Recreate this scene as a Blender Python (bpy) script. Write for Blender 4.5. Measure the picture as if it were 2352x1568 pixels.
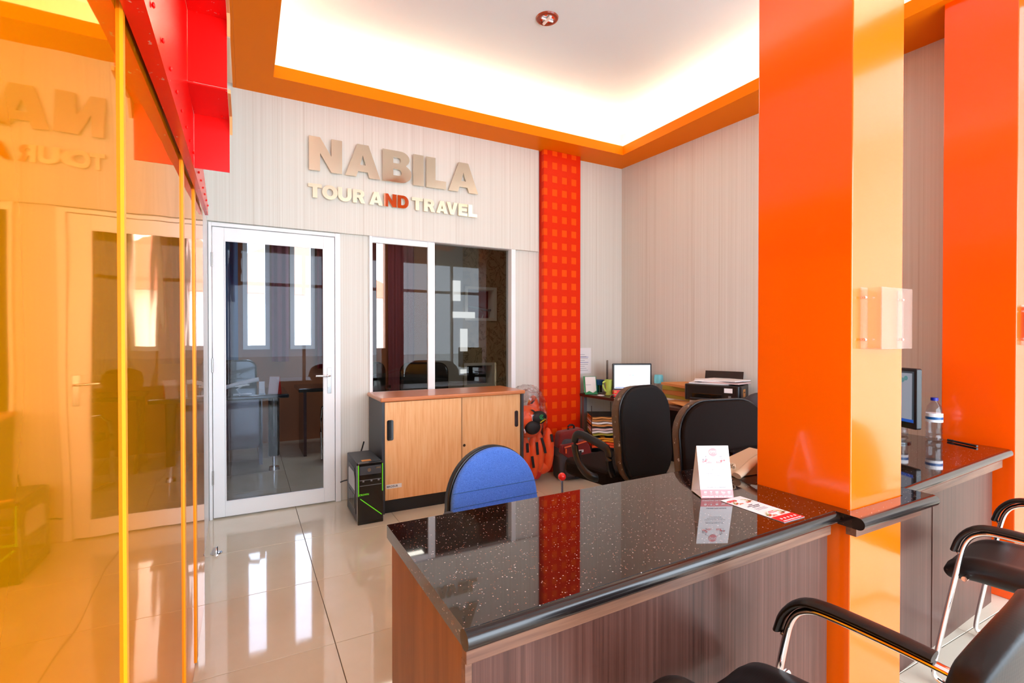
import bpy, bmesh, math, random
from mathutils import Vector, Matrix
PI = math.pi
R = math.radians
for o in list(bpy.data.objects): bpy.data.objects.remove(o, do_unlink=True)
S = bpy.context.scene
C = S.collection
random.seed(7)

# ---------------------------------------------------------------- camera, world, lights
cd = bpy.data.cameras.new('camera'); cam = bpy.data.objects.new('camera', cd); C.objects.link(cam)
cd.sensor_width = 36; cd.lens = 36 * 1140 / 2352; cd.clip_start = .01
cam.location = (0, 0, 1.3)
cam.rotation_euler = (R(90 - .5), 0, -R(28.2))
S.camera = cam
S.view_settings.view_transform = 'Standard'; S.view_settings.look = 'None'
S.view_settings.gamma = 1; S.view_settings.use_curve_mapping = False
S.view_settings.exposure = 0.20
w = bpy.data.worlds.new('world'); S.world = w; w.use_nodes = True
bg = w.node_tree.nodes['Background']; bg.inputs[0].default_value = (.82, .95, 1.10, 1); bg.inputs[1].default_value = 8.5

def area(name, loc, rot, sx, sy, power, col=(1, 1, 1), portal=False, spread=PI):
    l = bpy.data.lights.new(name, 'AREA'); l.shape = 'RECTANGLE'; l.size = sx; l.size_y = sy
    l.energy = power; l.color = col; l.spread = spread
    if portal: l.cycles.is_portal = True
    o = bpy.data.objects.new(name, l); C.objects.link(o); o.location = loc; o.rotation_euler = rot
    return o
area('daylight_portal', (2.6, -2.5, 1.5), (R(90), 0, 0), 6.4, 2.9, 1, portal=True)
# cove strips lying on the ledge of the tray ceiling
CW = (1, .92, .66)
area('cove_light_back', (1.75, 3.93, 3.135), (R(180 - 12), 0, 0), 3.2, .10, 17, CW)
area('cove_light_right', (3.43, 1.6, 3.135), (R(180), R(12), 0), .10, 4.4, 21, CW)
area('cove_light_left', (.06, 1.6, 3.135), (R(180), -R(12), 0), .10, 4.4, 15, CW)
area('office_fill_light', (1.6, 5.6, 2.82), (0, 0, 0), .6, .6, 14, (1, .95, .88))  # added fill with no fixture, lifts the brown office wall

# ---------------------------------------------------------------- materials
def lin(c):
    return tuple(((v / 255) / 12.92 if v / 255 <= .04045 else ((v / 255 + .055) / 1.055) ** 2.4) for v in c)
M = {}
def mat(name, rgb, rough=.5, metal=0, coat=0, spec=.5, trans=0, emis=None, es=1, sheen=0, crough=.03, ior=1.5, linear=False):
    m = bpy.data.materials.new(name); m.use_nodes = True
    b = m.node_tree.nodes['Principled BSDF']
    c = rgb if linear else lin(rgb)
    b.inputs['Base Color'].default_value = (*c, 1); b.inputs['Roughness'].default_value = rough
    b.inputs['Metallic'].default_value = metal; b.inputs['Coat Weight'].default_value = coat
    b.inputs['Coat Roughness'].default_value = crough; b.inputs['IOR'].default_value = ior
    b.inputs['Specular IOR Level'].default_value = spec; b.inputs['Transmission Weight'].default_value = trans
    b.inputs['Sheen Weight'].default_value = sheen
    if emis:
        b.inputs['Emission Color'].default_value = (*lin(emis), 1); b.inputs['Emission Strength'].default_value = es
    m.diffuse_color = (*c, 1)
    M[name] = m
    return m
def N(m): return m.node_tree.nodes, m.node_tree.links, m.node_tree.nodes['Principled BSDF']
def node(m, t, **k):
    n = m.node_tree.nodes.new(t)
    for a, b in k.items(): setattr(n, a, b)
    return n
def ramp(m, stops, interp='LINEAR'):
    r = node(m, 'ShaderNodeValToRGB'); r.color_ramp.interpolation = interp
    e = r.color_ramp.elements
    while len(e) > 1: e.remove(e[-1])
    e[0].position = stops[0][0]; e[0].color = (*lin(stops[0][1]), 1)
    for p, c in stops[1:]:
        x = e.new(p); x.color = (*lin(c), 1)
    return r
def noise_color(m, scale, stops, vec_scale=(1, 1, 1), detail=4, coord='Object', rough=.6, bump=0, bdist=.001):
    nn, ll, b = N(m)
    tc = node(m, 'ShaderNodeTexCoord'); mp = node(m, 'ShaderNodeMapping'); mp.inputs['Scale'].default_value = vec_scale
    nz = node(m, 'ShaderNodeTexNoise'); nz.inputs['Scale'].default_value = scale; nz.inputs['Detail'].default_value = detail
    nz.inputs['Roughness'].default_value = rough
    ll.new(tc.outputs[coord], mp.inputs[0]); ll.new(mp.outputs[0], nz.inputs['Vector'])
    r = ramp(m, stops); ll.new(nz.outputs['Fac'], r.inputs[0]); ll.new(r.outputs[0], b.inputs['Base Color'])
    if bump:
        bp = node(m, 'ShaderNodeBump'); bp.inputs['Strength'].default_value = bump; bp.inputs['Distance'].default_value = bdist
        ll.new(nz.outputs['Fac'], bp.inputs['Height']); ll.new(bp.outputs[0], b.inputs['Normal'])
    return nz

# striped wallpaper (fine vertical lines)
for nm, vs, tint in (('wallpaper_x', (1, .01, .002), 0), ('wallpaper_y', (.01, .8, .002), 0)):
    m = mat(nm, (226, 208, 192), .55, spec=.35)
    noise_color(m, 95, [(.28, (202, 194, 180)), (.40, (221, 218, 208)), (.55, (226, 224, 215)), (.72, (232, 231, 223))], vs, 3, rough=.8)
mat('wall_plain', (232, 224, 214), .6)
mat('ceiling_white', (236, 242, 246), .8)
mat('orange_soffit', (255, 128, 0), .5, spec=.08)
mat('orange_column', (255, 103, 2), .18, coat=.5, crough=.08)
mat('orange_deep', (255, 86, 0), .22, coat=.3, crough=.1)
m = mat('yellow_panel', (255, 168, 2), .03, metal=.6, coat=0, crough=.01, spec=.5)
m.node_tree.nodes['Principled BSDF'].inputs['Specular Tint'].default_value = (1, .58, .16, 1)
nn, ll, b = N(m)                       # slight waviness of the sheet
tc = node(m, 'ShaderNodeTexCoord'); nz = node(m, 'ShaderNodeTexNoise'); nz.inputs['Scale'].default_value = 3.5; nz.inputs['Detail'].default_value = 1
bp = node(m, 'ShaderNodeBump'); bp.inputs['Strength'].default_value = .12; bp.inputs['Distance'].default_value = .012
ll.new(tc.outputs['Object'], nz.inputs['Vector']); ll.new(nz.outputs['Fac'], bp.inputs['Height'])
ll.new(bp.outputs[0], b.inputs['Normal']); ll.new(bp.outputs[0], b.inputs['Coat Normal'])
mat('yellow_trim', (255, 164, 16), .35, spec=.4)
mat('red_paint', (242, 4, 2), .26, spec=.3)
m = mat('red_worn', (236, 6, 4), .26, spec=.4)
noise_color(m, 55, [(.0, (240, 5, 3)), (.69, (240, 5, 3)), (.71, (225, 150, 145)), (1, (240, 225, 220))], (1, 1, 1), 3)
mat('pale_wood', (222, 170, 110), .6)
m = mat('floor_tile', (222, 200, 176), .05, coat=.2, crough=.01, spec=.6)
noise_color(m, 2.2, [(.3, (218, 208, 186)), (.7, (228, 220, 201))], detail=6)
mat('grout', (120, 100, 84), .8)
mat('white_paint', (250, 251, 252), .35)
mat('grey_jamb', (196, 198, 202), .35, metal=.3)
mat('white_plastic', (240, 240, 240), .4)
mat('black_plastic', (18, 18, 20), .35)
mat('black_gloss', (10, 10, 12), .12, coat=.5)
mat('dark_grey', (58, 62, 68), .45)
mat('chrome', (225, 225, 228), .06, metal=1)
mat('steel', (180, 178, 175), .25, metal=1)
mat('sign_metal', (236, 222, 196), .035, metal=1)
mat('grey_metal', (130, 134, 140), .4, metal=.4)
mat('paper', (246, 244, 244), .7)
mat('paper_pink', (236, 206, 204), .7)
mat('kraft', (226, 156, 84), .7)
mat('kraft_dark', (196, 132, 70), .7)
mat('red_print', (222, 40, 42), .5)
mat('pink_print', (240, 148, 150), .5)
mat('ink', (70, 66, 78), .6)
mat('grey_ink', (170, 168, 176), .6)
mat('blue_ink', (70, 84, 170), .6)
mat('green_plastic', (12, 128, 60), .35)
mat('teal', (40, 150, 160), .4)
mat('blue_plastic', (24, 90, 150), .35)
mat('blue_cap', (24, 34, 150), .35)
mat('lime', (196, 226, 104), .35, spec=.5)
mat('cyan', (110, 200, 215), .35)
mat('red_plastic', (232, 30, 26), .25, coat=.4)
mat('yellow_note', (240, 214, 30), .6)
mat('folder_orange', (246, 84, 14), .5)
mat('folder_amber', (250, 164, 28), .5)
mat('folder_olive', (170, 160, 60), .6)
mat('beige_plastic', (226, 202, 172), .35)
mat('green_led', (110, 226, 30), .4, emis=(110, 226, 30), es=.25)
mat('maroon_fabric', (122, 22, 22), .8, sheen=.2)
mat('grey_fabric', (72, 70, 78), .85)
mat('orange_trim', (226, 92, 30), .6)
mat('wall_brown', (176, 110, 70), .6)
mat('curtain_violet', (150, 84, 96), .9)
mat('curtain_red', (122, 30, 30), .9)
mat('curtain_blue', (82, 112, 150), .8)
mat('desk_maroon', (74, 40, 44), .2, coat=.4)
mat('grey_wall', (170, 166, 162), .7)
mat('outside_ground', (222, 220, 214), .9)
mat('house_wall', (232, 226, 216), .8)
mat('roof_tile', (200, 128, 104), .8)
mat('slot_daylight', (250, 252, 255), .5, emis=(250, 252, 255), es=1.0)  # emission stands in for daylight coming through the pier slots
mat('bulb', (245, 245, 245), .1, spec=.8)
mat('brown_ring', (150, 52, 20), .3, coat=.3)
mat('rubber', (16, 16, 16), .7)
mat('slipper', (226, 150, 140), .7)
m = mat('desk_edge', (70, 36, 26), .4)
m = mat('puffy_orange', (255, 84, 30), .45, sheen=.1)
noise_color(m, 14, [(.3, (255, 78, 22)), (.7, (255, 104, 44))], bump=.5, bdist=.01)
mat('strap_black', (22, 20, 24), .6)
m = mat('beech', (236, 174, 116), .35, spec=.3)
noise_color(m, 10, [(.3, (238, 172, 114)), (.5, (249, 192, 134)), (.7, (253, 203, 148))], (6, 6, .35), 5)
m = mat('beech_top', (214, 130, 78), .3, coat=.2)
noise_color(m, 10, [(.3, (204, 118, 68)), (.7, (222, 142, 88))], (.35, 6, 6), 5)
m = mat('walnut', (96, 60, 52), .32, spec=.3)
noise_color(m, 60, [(.28, (48, 27, 22)), (.45, (78, 48, 40)), (.6, (92, 60, 52)), (.78, (128, 90, 80))], (1.6, 1.6, .008), 5, rough=.8)
m = mat('walnut_side', (136, 92, 58), .4, spec=.3)
noise_color(m, 12, [(.3, (112, 72, 42)), (.7, (146, 100, 64))], (1.5, 1.5, .12), 4)
m = mat('walnut_trim', (110, 74, 56), .35)
noise_color(m, 60, [(.3, (84, 50, 38)), (.7, (134, 94, 72))], (.03, 1, 1), 4)
m = mat('blue_fabric', (74, 124, 220), .9, sheen=.1)
noise_color(m, 260, [(.3, (58, 104, 200)), (.7, (92, 142, 234))], bump=.3, bdist=.001)
m = mat('black_fabric', (14, 12, 12), .95)
m = mat('leather', (18, 13, 12), .42, spec=.35)
nn, ll, b = N(m)                       # perforated / grained leather
tc = node(m, 'ShaderNodeTexCoord'); v = node(m, 'ShaderNodeTexVoronoi'); v.inputs['Scale'].default_value = 150; v.inputs['Randomness'].default_value = .1
bp = node(m, 'ShaderNodeBump'); bp.inputs['Strength'].default_value = .25; bp.inputs['Distance'].default_value = .0006
ll.new(tc.outputs['Object'], v.inputs['Vector']); ll.new(v.outputs['Distance'], bp.inputs['Height']); ll.new(bp.outputs[0], b.inputs['Normal'])
m = mat('old_leather', (84, 64, 46), .5)
noise_color(m, 38, [(0, (84, 64, 46)), (.64, (92, 70, 50)), (.68, (190, 176, 160)), (1, (220, 210, 200))], detail=5)
mat('old_leather_front', (26, 16, 12), .75, spec=.12)
# granite with copper and silver flecks
mat('granite_edge', (22, 16, 16), .22, coat=.2, crough=.15)
m = mat('granite', (20, 12, 10), .04, coat=.5, crough=.012, spec=.5, ior=1.5)
nn, ll, b = N(m)
tc = node(m, 'ShaderNodeTexCoord'); v = node(m, 'ShaderNodeTexVoronoi'); v.inputs['Scale'].default_value = 230
ll.new(tc.outputs['Object'], v.inputs['Vector'])
sp = node(m, 'ShaderNodeSeparateColor'); ll.new(v.outputs['Color'], sp.inputs[0])
r1 = ramp(m, [(0, (0, 0, 0)), (.86, (0, 0, 0)), (.90, (255, 255, 255))], 'LINEAR'); ll.new(sp.outputs[0], r1.inputs[0])
r2 = ramp(m, [(0, (255, 255, 255)), (.28, (255, 255, 255)), (.40, (0, 0, 0))]); ll.new(v.outputs['Distance'], r2.inputs[0])
r3 = ramp(m, [(0, (120, 62, 38)), (.5, (160, 100, 72)), (.8, (190, 180, 176)), (1, (235, 225, 225))]); ll.new(sp.outputs[1], r3.inputs[0])
mu = node(m, 'ShaderNodeMath', operation='MULTIPLY'); ll.new(r1.outputs[0], mu.inputs[0]); ll.new(r2.outputs[0], mu.inputs[1])
mx = node(m, 'ShaderNodeMix', data_type='RGBA'); ll.new(mu.outputs[0], mx.inputs[0]); mx.inputs[6].default_value = (*lin((30, 17, 14)), 1)
ll.new(r3.outputs[0], mx.inputs[7]); ll.new(mx.outputs[2], b.inputs['Base Color'])
# checked pillar paper: lighter squares printed on orange-red
m = mat('checked_paper', (236, 60, 4), .45, spec=.15)
nn, ll, b = N(m)
tc = node(m, 'ShaderNodeTexCoord'); sx = node(m, 'ShaderNodeSeparateXYZ'); ll.new(tc.outputs['Object'], sx.inputs[0])
def band(src, per, off):
    a = node(m, 'ShaderNodeMath', operation='ADD'); a.inputs[1].default_value = off; ll.new(src, a.inputs[0])
    d = node(m, 'ShaderNodeMath', operation='DIVIDE'); d.inputs[1].default_value = per; ll.new(a.outputs[0], d.inputs[0])
    f = node(m, 'ShaderNodeMath', operation='FRACT'); ll.new(d.outputs[0], f.inputs[0])
    g = node(m, 'ShaderNodeMath', operation='LESS_THAN'); g.inputs[1].default_value = .5; ll.new(f.outputs[0], g.inputs[0])
    return g.outputs[0]
sxy = node(m, 'ShaderNodeMath', operation='ADD'); ll.new(sx.outputs[0], sxy.inputs[0]); ll.new(sx.outputs[1], sxy.inputs[1])
bx_, bz_ = band(sxy.outputs[0], .112, .058), band(sx.outputs[2], .128, .03)
mm = node(m, 'ShaderNodeMath', operation='MULTIPLY'); ll.new(bx_, mm.inputs[0]); ll.new(bz_, mm.inputs[1])
mx = node(m, 'ShaderNodeMix', data_type='RGBA'); ll.new(mm.outputs[0], mx.inputs[0])
mx.inputs[6].default_value = (*lin((232, 44, 0)), 1); mx.inputs[7].default_value = (*lin((250, 84, 2)), 1)
ll.new(mx.outputs[2], b.inputs['Base Color'])
# leafy wallpaper of the office
m = mat('leaf_paper', (170, 146, 112), .7)
nz = noise_color(m, 7, [(.0, (186, 166, 132)), (.50, (180, 158, 124)), (.55, (120, 98, 60)), (.60, (178, 156, 122)), (1, (186, 166, 132))], (1, 1, .8), 2)
nz.inputs['Distortion'].default_value = 1.6
# thin glass
def glass(name, tint, refl=1.0, rough=0):
    m = bpy.data.materials.new(name); m.use_nodes = True; nt = m.node_tree; nt.nodes.clear()
    o = nt.nodes.new('ShaderNodeOutputMaterial'); t = nt.nodes.new('ShaderNodeBsdfTransparent'); g = nt.nodes.new('ShaderNodeBsdfGlossy')
    t.inputs[0].default_value = (*tint, 1); g.inputs['Roughness'].default_value = rough; g.inputs[0].default_value = (refl, refl, refl, 1)
    f = nt.nodes.new('ShaderNodeFresnel'); ge = nt.nodes.new('ShaderNodeNewGeometry'); mr = nt.nodes.new('ShaderNodeMapRange'); mr.inputs[3].default_value = 1.5; mr.inputs[4].default_value = 1 / 1.5; nt.links.new(ge.outputs['Backfacing'], mr.inputs[0]); nt.links.new(mr.outputs[0], f.inputs[0])
    x = nt.nodes.new('ShaderNodeMixShader'); nt.links.new(f.outputs[0], x.inputs[0]); nt.links.new(t.outputs[0], x.inputs[1]); nt.links.new(g.outputs[0], x.inputs[2])
    nt.links.new(x.outputs[0], o.inputs[0]); M[name] = m
glass('door_glass', (.78, .82, .88), .24); glass('window_glass', (.66, .66, .64), .4); glass('clear_glass', (.97, .97, .97))
glass('acrylic', (.96, .93, .92), 1.0, .03); glass('bottle_plastic', (.84, .87, .90), 1.0, .06)
glass('film', (.90, .88, .88), 1.0, .12)

# ---------------------------------------------------------------- mesh helpers
class MB:
    def __init__(s): s.bm = bmesh.new()
    def box(s, c, d, rot=None):
        mt = Matrix.Translation(c) @ (rot.to_4x4() if rot else Matrix()) @ Matrix.Diagonal((*d, 1))
        bmesh.ops.create_cube(s.bm, size=1, matrix=mt); return s
    def bx(s, a, b):
        return s.box([(a[i] + b[i]) / 2 for i in range(3)], [abs(b[i] - a[i]) for i in range(3)])
    def cyl(s, a, b, r1, r2=None, n=24, caps=True):
        a, b = Vector(a), Vector(b); d = b - a; q = d.to_track_quat('Z', 'Y').to_matrix().to_4x4()
        bmesh.ops.create_cone(s.bm, cap_ends=caps, segments=n, radius1=r1, radius2=r1 if r2 is None else r2, depth=d.length,
                              matrix=Matrix.Translation((a + b) / 2) @ q); return s
    def sph(s, c, r, n=20):
        r = r if hasattr(r, '__len__') else (r, r, r)
        bmesh.ops.create_uvsphere(s.bm, u_segments=n, v_segments=n // 2 + 2, radius=1, matrix=Matrix.Translation(c) @ Matrix.Diagonal((*r, 1))); return s
    def prism(s, poly, z0, z1, mtx=None):
        lo = [s.bm.verts.new((x, y, z0)) for x, y in poly]; hi = [s.bm.verts.new((x, y, z1)) for x, y in poly]
        s.bm.faces.new(lo[::-1]); s.bm.faces.new(hi); n = len(poly)
        for i in range(n): s.bm.faces.new((lo[i], lo[(i + 1) % n], hi[(i + 1) % n], hi[i]))
        if mtx: bmesh.ops.transform(s.bm, matrix=mtx, verts=lo + hi)
        return s
    def quad(s, *p):
        s.bm.faces.new([s.bm.verts.new(v) for v in p]); return s
    def lathe(s, prof, c=(0, 0, 0), n=28, mtx=None):
        rings = []
        for r, z in prof:
            rings.append([s.bm.verts.new((c[0] + r * math.cos(2 * PI * i / n), c[1] + r * math.sin(2 * PI * i / n), c[2] + z)) for i in range(n)])
        for a, b in zip(rings, rings[1:]):
            for i in range(n):
                try: s.bm.faces.new((a[i], a[(i + 1) % n], b[(i + 1) % n], b[i]))
                except ValueError: pass
        for k, rg in ((0, rings[0]), (-1, rings[-1])):
            if prof[k][0] > 1e-5: s.bm.faces.new(rg if k else rg[::-1])
        if mtx: bmesh.ops.transform(s.bm, matrix=mtx, verts=[v for r in rings for v in r])
        return s
    def tube(s, pts, r, n=12, r2=None, up=(0, 0, 1), smooth=0):
        pts = [Vector(p) for p in pts]
        for _ in range(smooth):
            q = [pts[0]]
            for a, b in zip(pts, pts[1:]): q += [a * .75 + b * .25, a * .25 + b * .75]
            pts = q + [pts[-1]]
        rings = []; up = Vector(up)
        for i, p in enumerate(pts):
            t = (pts[min(i + 1, len(pts) - 1)] - pts[max(i - 1, 0)]).normalized()
            x = t.cross(up)
            if x.length < 1e-3: x = t.cross(Vector((1, 0, 0)))
            x.normalize(); y = x.cross(t)
            rings.append([s.bm.verts.new(p + x * math.cos(2 * PI * k / n) * r + y * math.sin(2 * PI * k / n) * (r2 or r)) for k in range(n)])
        for a, b in zip(rings, rings[1:]):
            for i in range(n): s.bm.faces.new((a[i], a[(i + 1) % n], b[(i + 1) % n], b[i]))
        s.bm.faces.new(rings[0][::-1]); s.bm.faces.new(rings[-1]); return s
    def ribbon(s, pts, wdir, wd, th):
        wv = Vector(wdir).normalized() * wd / 2; pts = [Vector(p) for p in pts]; rings = []
        for i, p in enumerate(pts):
            t = (pts[min(i + 1, len(pts) - 1)] - pts[max(i - 1, 0)]).normalized(); nn_ = t.cross(wv).normalized() * th / 2
            rings.append([s.bm.verts.new(p + a * wv + b_ * nn_) for a, b_ in ((-1, -1), (1, -1), (1, 1), (-1, 1))])
        for a, b in zip(rings, rings[1:]):
            for i in range(4): s.bm.faces.new((a[i], a[(i + 1) % 4], b[(i + 1) % 4], b[i]))
        s.bm.faces.new(rings[0][::-1]); s.bm.faces.new(rings[-1]); return s
    def xf(s, mtx): bmesh.ops.transform(s.bm, matrix=mtx, verts=s.bm.verts); return s
    def build(s, name, m, parent=None, bevel=0, seg=2, smooth=False, sub=0, sharp=True, label=None, loc=None):
        bmesh.ops.recalc_face_normals(s.bm, faces=s.bm.faces)
        if smooth:
            for f in s.bm.faces: f.smooth = True
        me = bpy.data.meshes.new(name); s.bm.to_mesh(me); s.bm.free()
        me.materials.append(M[m] if isinstance(m, str) else m)
        if smooth and sharp: me.set_sharp_from_angle(angle=R(40))
        o = bpy.data.objects.new(name, me); C.objects.link(o)
        if parent: o.parent = parent
        if bevel:
            b = o.modifiers.new('bevel', 'BEVEL'); b.width = bevel; b.segments = seg; b.limit_method = 'ANGLE'; b.angle_limit = R(35)
        if sub:
            b = o.modifiers.new('sub', 'SUBSURF'); b.levels = sub; b.render_levels = sub
        if label: o['label'] = label
        if loc: o.location = loc
        return o
def thing(name, label, cat, loc=(0, 0, 0), rz=0, group=None):
    o = bpy.data.objects.new(name, None); C.objects.link(o); o.location = loc; o.rotation_euler = (0, 0, rz); o.empty_display_size = .05
    return tag(o, label, cat, group)
def tag(o, label, cat, group=None):
    o['label'] = label; o['category'] = cat
    if group: o['group'] = group
    return o
def struct(o): o['kind'] = 'structure'; return o
def dup(root, loc, rz, label=None, group=None):
    r = root.copy(); C.objects.link(r); r.location = loc; r.rotation_euler = (0, 0, rz)
    if label: r['label'] = label
    if group: r['group'] = group
    def rec(src, dst):
        for ch in [o for o in list(C.objects) if o.parent == src]:
            c = ch.copy(); C.objects.link(c); c.parent = dst; rec(ch, c)
    rec(root, r); return r
def rrect(wd, hd, r, n=5):
    p = []
    for cx, cy, a0 in ((wd / 2 - r, hd / 2 - r, 0), (-wd / 2 + r, hd / 2 - r, 90), (-wd / 2 + r, -hd / 2 + r, 180), (wd / 2 - r, -hd / 2 + r, 270)):
        for k in range(n + 1):
            a = R(a0 + 90 * k / n); p.append((cx + r * math.cos(a), cy + r * math.sin(a)))
    return p
def frame(mb, x0, x1, z0, z1, y0, y1, l, r, t, b):
    mb.bx((x0, y0, z0), (x0 + l, y1, z1)).bx((x1 - r, y0, z0), (x1, y1, z1))
    if t: mb.bx((x0 + l, y0, z1 - t), (x1 - r, y1, z1))
    if b: mb.bx((x0 + l, y0, z0), (x1 - r, y1, z0 + b))
    return mb
UP = Matrix(((1, 0, 0, 0), (0, 0, -1, 0), (0, 1, 0, 0), (0, 0, 0, 1)))      # xy drawing -> standing in xz, faces -y
def curve_mesh(splines, name, m, parent, mtx, depth, label=None):
    cu = bpy.data.curves.new(name, 'CURVE'); cu.dimensions = '2D'; cu.fill_mode = 'BOTH'; cu.extrude = depth / 2
    for pts in splines:
        sp_ = cu.splines.new('POLY'); sp_.points.add(len(pts) - 1); sp_.use_cyclic_u = True
        for i, p in enumerate(pts): sp_.points[i].co = (p[0], p[1], 0, 1)
    return c2m(cu, name, m, parent, mtx, label)
def c2m(cu, name, m, parent, mtx, label=None):
    t = bpy.data.objects.new('tmp', cu); C.objects.link(t)
    dg = bpy.context.evaluated_depsgraph_get(); dg.update()
    me = bpy.data.meshes.new_from_object(t.evaluated_get(dg)); bpy.data.objects.remove(t, do_unlink=True)
    me.transform(mtx); me.materials.clear(); me.materials.append(M[m]); me.name = name
    o = bpy.data.objects.new(name, me); C.objects.link(o)
    if parent: o.parent = parent
    if label: o['label'] = label
    return o
def text(s, size, m, parent, mtx, bold=0, depth=.0006, align='CENTER', name='lettering', sx=1):
    cu = bpy.data.curves.new(name, 'FONT'); cu.body = s; cu.size = size; cu.extrude = depth / 2; cu.offset = bold * size
    cu.align_x = align; cu.align_y = 'CENTER'; cu.resolution_u = 2
    return c2m(cu, name, m, parent, mtx @ Matrix.Diagonal((sx, 1, 1, 1)))

# ---------------------------------------------------------------- the room
JX = [.33 + .617 * k for k in range(-4, 10)]
JY = [3.437 - .616 * k for k in range(10, 0, -1)] + [3.437]
fl = struct(MB().bx((-2.2, -2.7, -.06), (6, 4.12, -.007)).build('floor', 'grout'))
fo = struct(MB().bx((-1.2, 4.12, -.06), (3.75, 6.9, -.007)).build('floor', 'grout'))
g = .003
def tiles(xs, ys, parent):
    cache = {}
    for a, b in zip(xs, xs[1:]):
        for c, d in zip(ys, ys[1:]):
            key = (round(b - a, 3), round(d - c, 3))
            if key not in cache:
                o = MB().box((0, 0, -.0035), (b - a - g, d - c - g, .007)).build('tile', 'floor_tile', parent, bevel=.0012, seg=1)
                cache[key] = o
            else:
                o = cache[key].copy(); C.objects.link(o)
            o.location = ((a + b) / 2, (c + d) / 2, 0)
tiles(JX[:-1] + [6], JY + [4.12], fl)
tiles([-1.2] + [x for x in JX if -1.2 < x < 3.7] + [3.75], [4.12, 4.71, 5.33, 5.94, 6.56, 6.9], fo)

YW = 4.12
wb = MB()
for a, b in (((-2.2, 0), (-.232, 3.5)), ((.66, 0), (.885, 3.5)), ((2.235, 0), (3.54, 3.5)), ((-.232, 2.115), (.66, 3.5)), ((.885, 2.135), (2.235, 3.5)), ((.885, 0), (2.235, .78))):
    wb.bx((a[0], YW, a[1]), (b[0], YW + .1, b[1]))
struct(wb.build('wall_back', 'wallpaper_x'))
struct(MB().bx((-.30, 4.092, 2.121), (2.487, YW, 3.12)).build('trim_1', 'wallpaper_x', bevel=.003, seg=1, label='striped overpanel carrying the sign letters'))
# side wall (slightly out of square), then the wall behind the far column
struct(MB().prism([(3.535, 4.22), (3.535, 4.10), (3.70, 1.27), (3.80, 1.27), (3.80, 4.22)], 0, 3.5).build('wall_right', 'wallpaper_y'))
struct(MB().bx((3.78, 1.27, 0), (6.1, 1.37, 3.5)).build('wall_side', 'wall_plain'))
struct(MB().bx((6.0, -2.6, 0), (6.1, 1.27, 3.5)).build('wall_far_right', 'wall_plain'))
struct(MB().bx((-2.3, -2.6, 0), (-2.2, 4.22, 3.5)).build('wall_left', 'wall_plain'))
fr = MB()
fr.bx((-2.3, -2.6, 2.95), (6.1, -2.5, 3.5)); fr.bx((-2.3, -2.6, 0), (-.6, -2.5, 2.95)); fr.bx((5.8, -2.6, 0), (6.1, -2.5, 2.95))
struct(fr.build('wall_front', 'wall_plain'))
wf = MB()
for x in (-.6, 1.0, 2.6, 4.2, 5.75): wf.bx((x, -2.58, 0), (x + .06, -2.52, 2.95))
wf.bx((-.6, -2.58, 0), (5.8, -2.52, .06)); wf.bx((-.6, -2.58, 2.3), (5.8, -2.52, 2.36))
sf = struct(wf.build('window_3', 'white_paint'))
struct(MB().bx((-2.3, -2.6, 3.45), (6.1, 4.22, 3.55)).build('ceiling', 'ceiling_white'))
struct(MB().bx((-12, -30, -.12), (20, -2.6, -.06)).build('ground', 'outside_ground'))
struct(MB().bx((-14, 7.05, -.12), (20, 34, -.06)).build('ground', 'outside_ground'))

# dropped orange frame of the tray ceiling: flat soffit, upright lip
so = MB()
X0, X1, Y0, Y1 = .172, 3.275, -1.0, 3.80
zs = 3.09
so.bx((-.055, Y0 - .4, zs), (X0, 4.092, zs + .03)); so.bx((X1, Y0 - .4, zs), (3.72, YW, zs + .03))
so.bx((X0, Y1, zs), (X1, YW, zs + .03)); so.bx((X0, Y0 - .4, zs), (X1, Y0, zs + .03))
so = struct(so.build('trim_2', 'orange_soffit', label='orange dropped ceiling border around the lit tray'))
lp = MB()
e_ = .003
lp.bx((X0 - .015, Y0 + e_, zs - .001), (X0 + e_, Y1 - e_, zs + .085)); lp.bx((X1 - e_, Y0 + e_, zs - .001), (X1 + .015, Y1 - e_, zs + .085))
lp.bx((X0 - .015, Y1 - e_, zs - .001), (X1 + .015, Y1 + .015, zs + .085)); lp.bx((X0 - .015, Y0 - .015, zs - .001), (X1 + .015, Y0 + e_, zs + .085))
lp.build('lip', 'orange_soffit', so)
# the drop fascia beside the stair void
MB().bx((-.075, Y0 - .4, zs), (-.056, 4.092, 3.45)).build('void_fascia', 'orange_soffit', so)

# checked pillar on the back wall
t = thing('pillar', 'orange-red checked pillar against the back wall beside the window', 'pillar', (2.72, 4.08, 0))
MB().bx((-.215, -.05, 0), (.215, .04, 3.09)).build('shaft', 'checked_paper', t, bevel=.004, seg=1)
# glossy orange columns
t = thing('column', 'large glossy orange square column rising through the counter', 'column', (1.848, 1.04, 0))
MB().bx((-.158, -.163, 0), (.158, .165, 3.45)).build('shaft', 'orange_column', t, bevel=.004, seg=2)
t = thing('column', 'glossy red-orange column at the right edge beyond the far counter', 'column', (3.57, 1.12, 0))
MB().bx((-.245, -.145, 0), (.245, .15, 3.45)).build('shaft', 'orange_deep', t, bevel=.004, seg=2)

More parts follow.
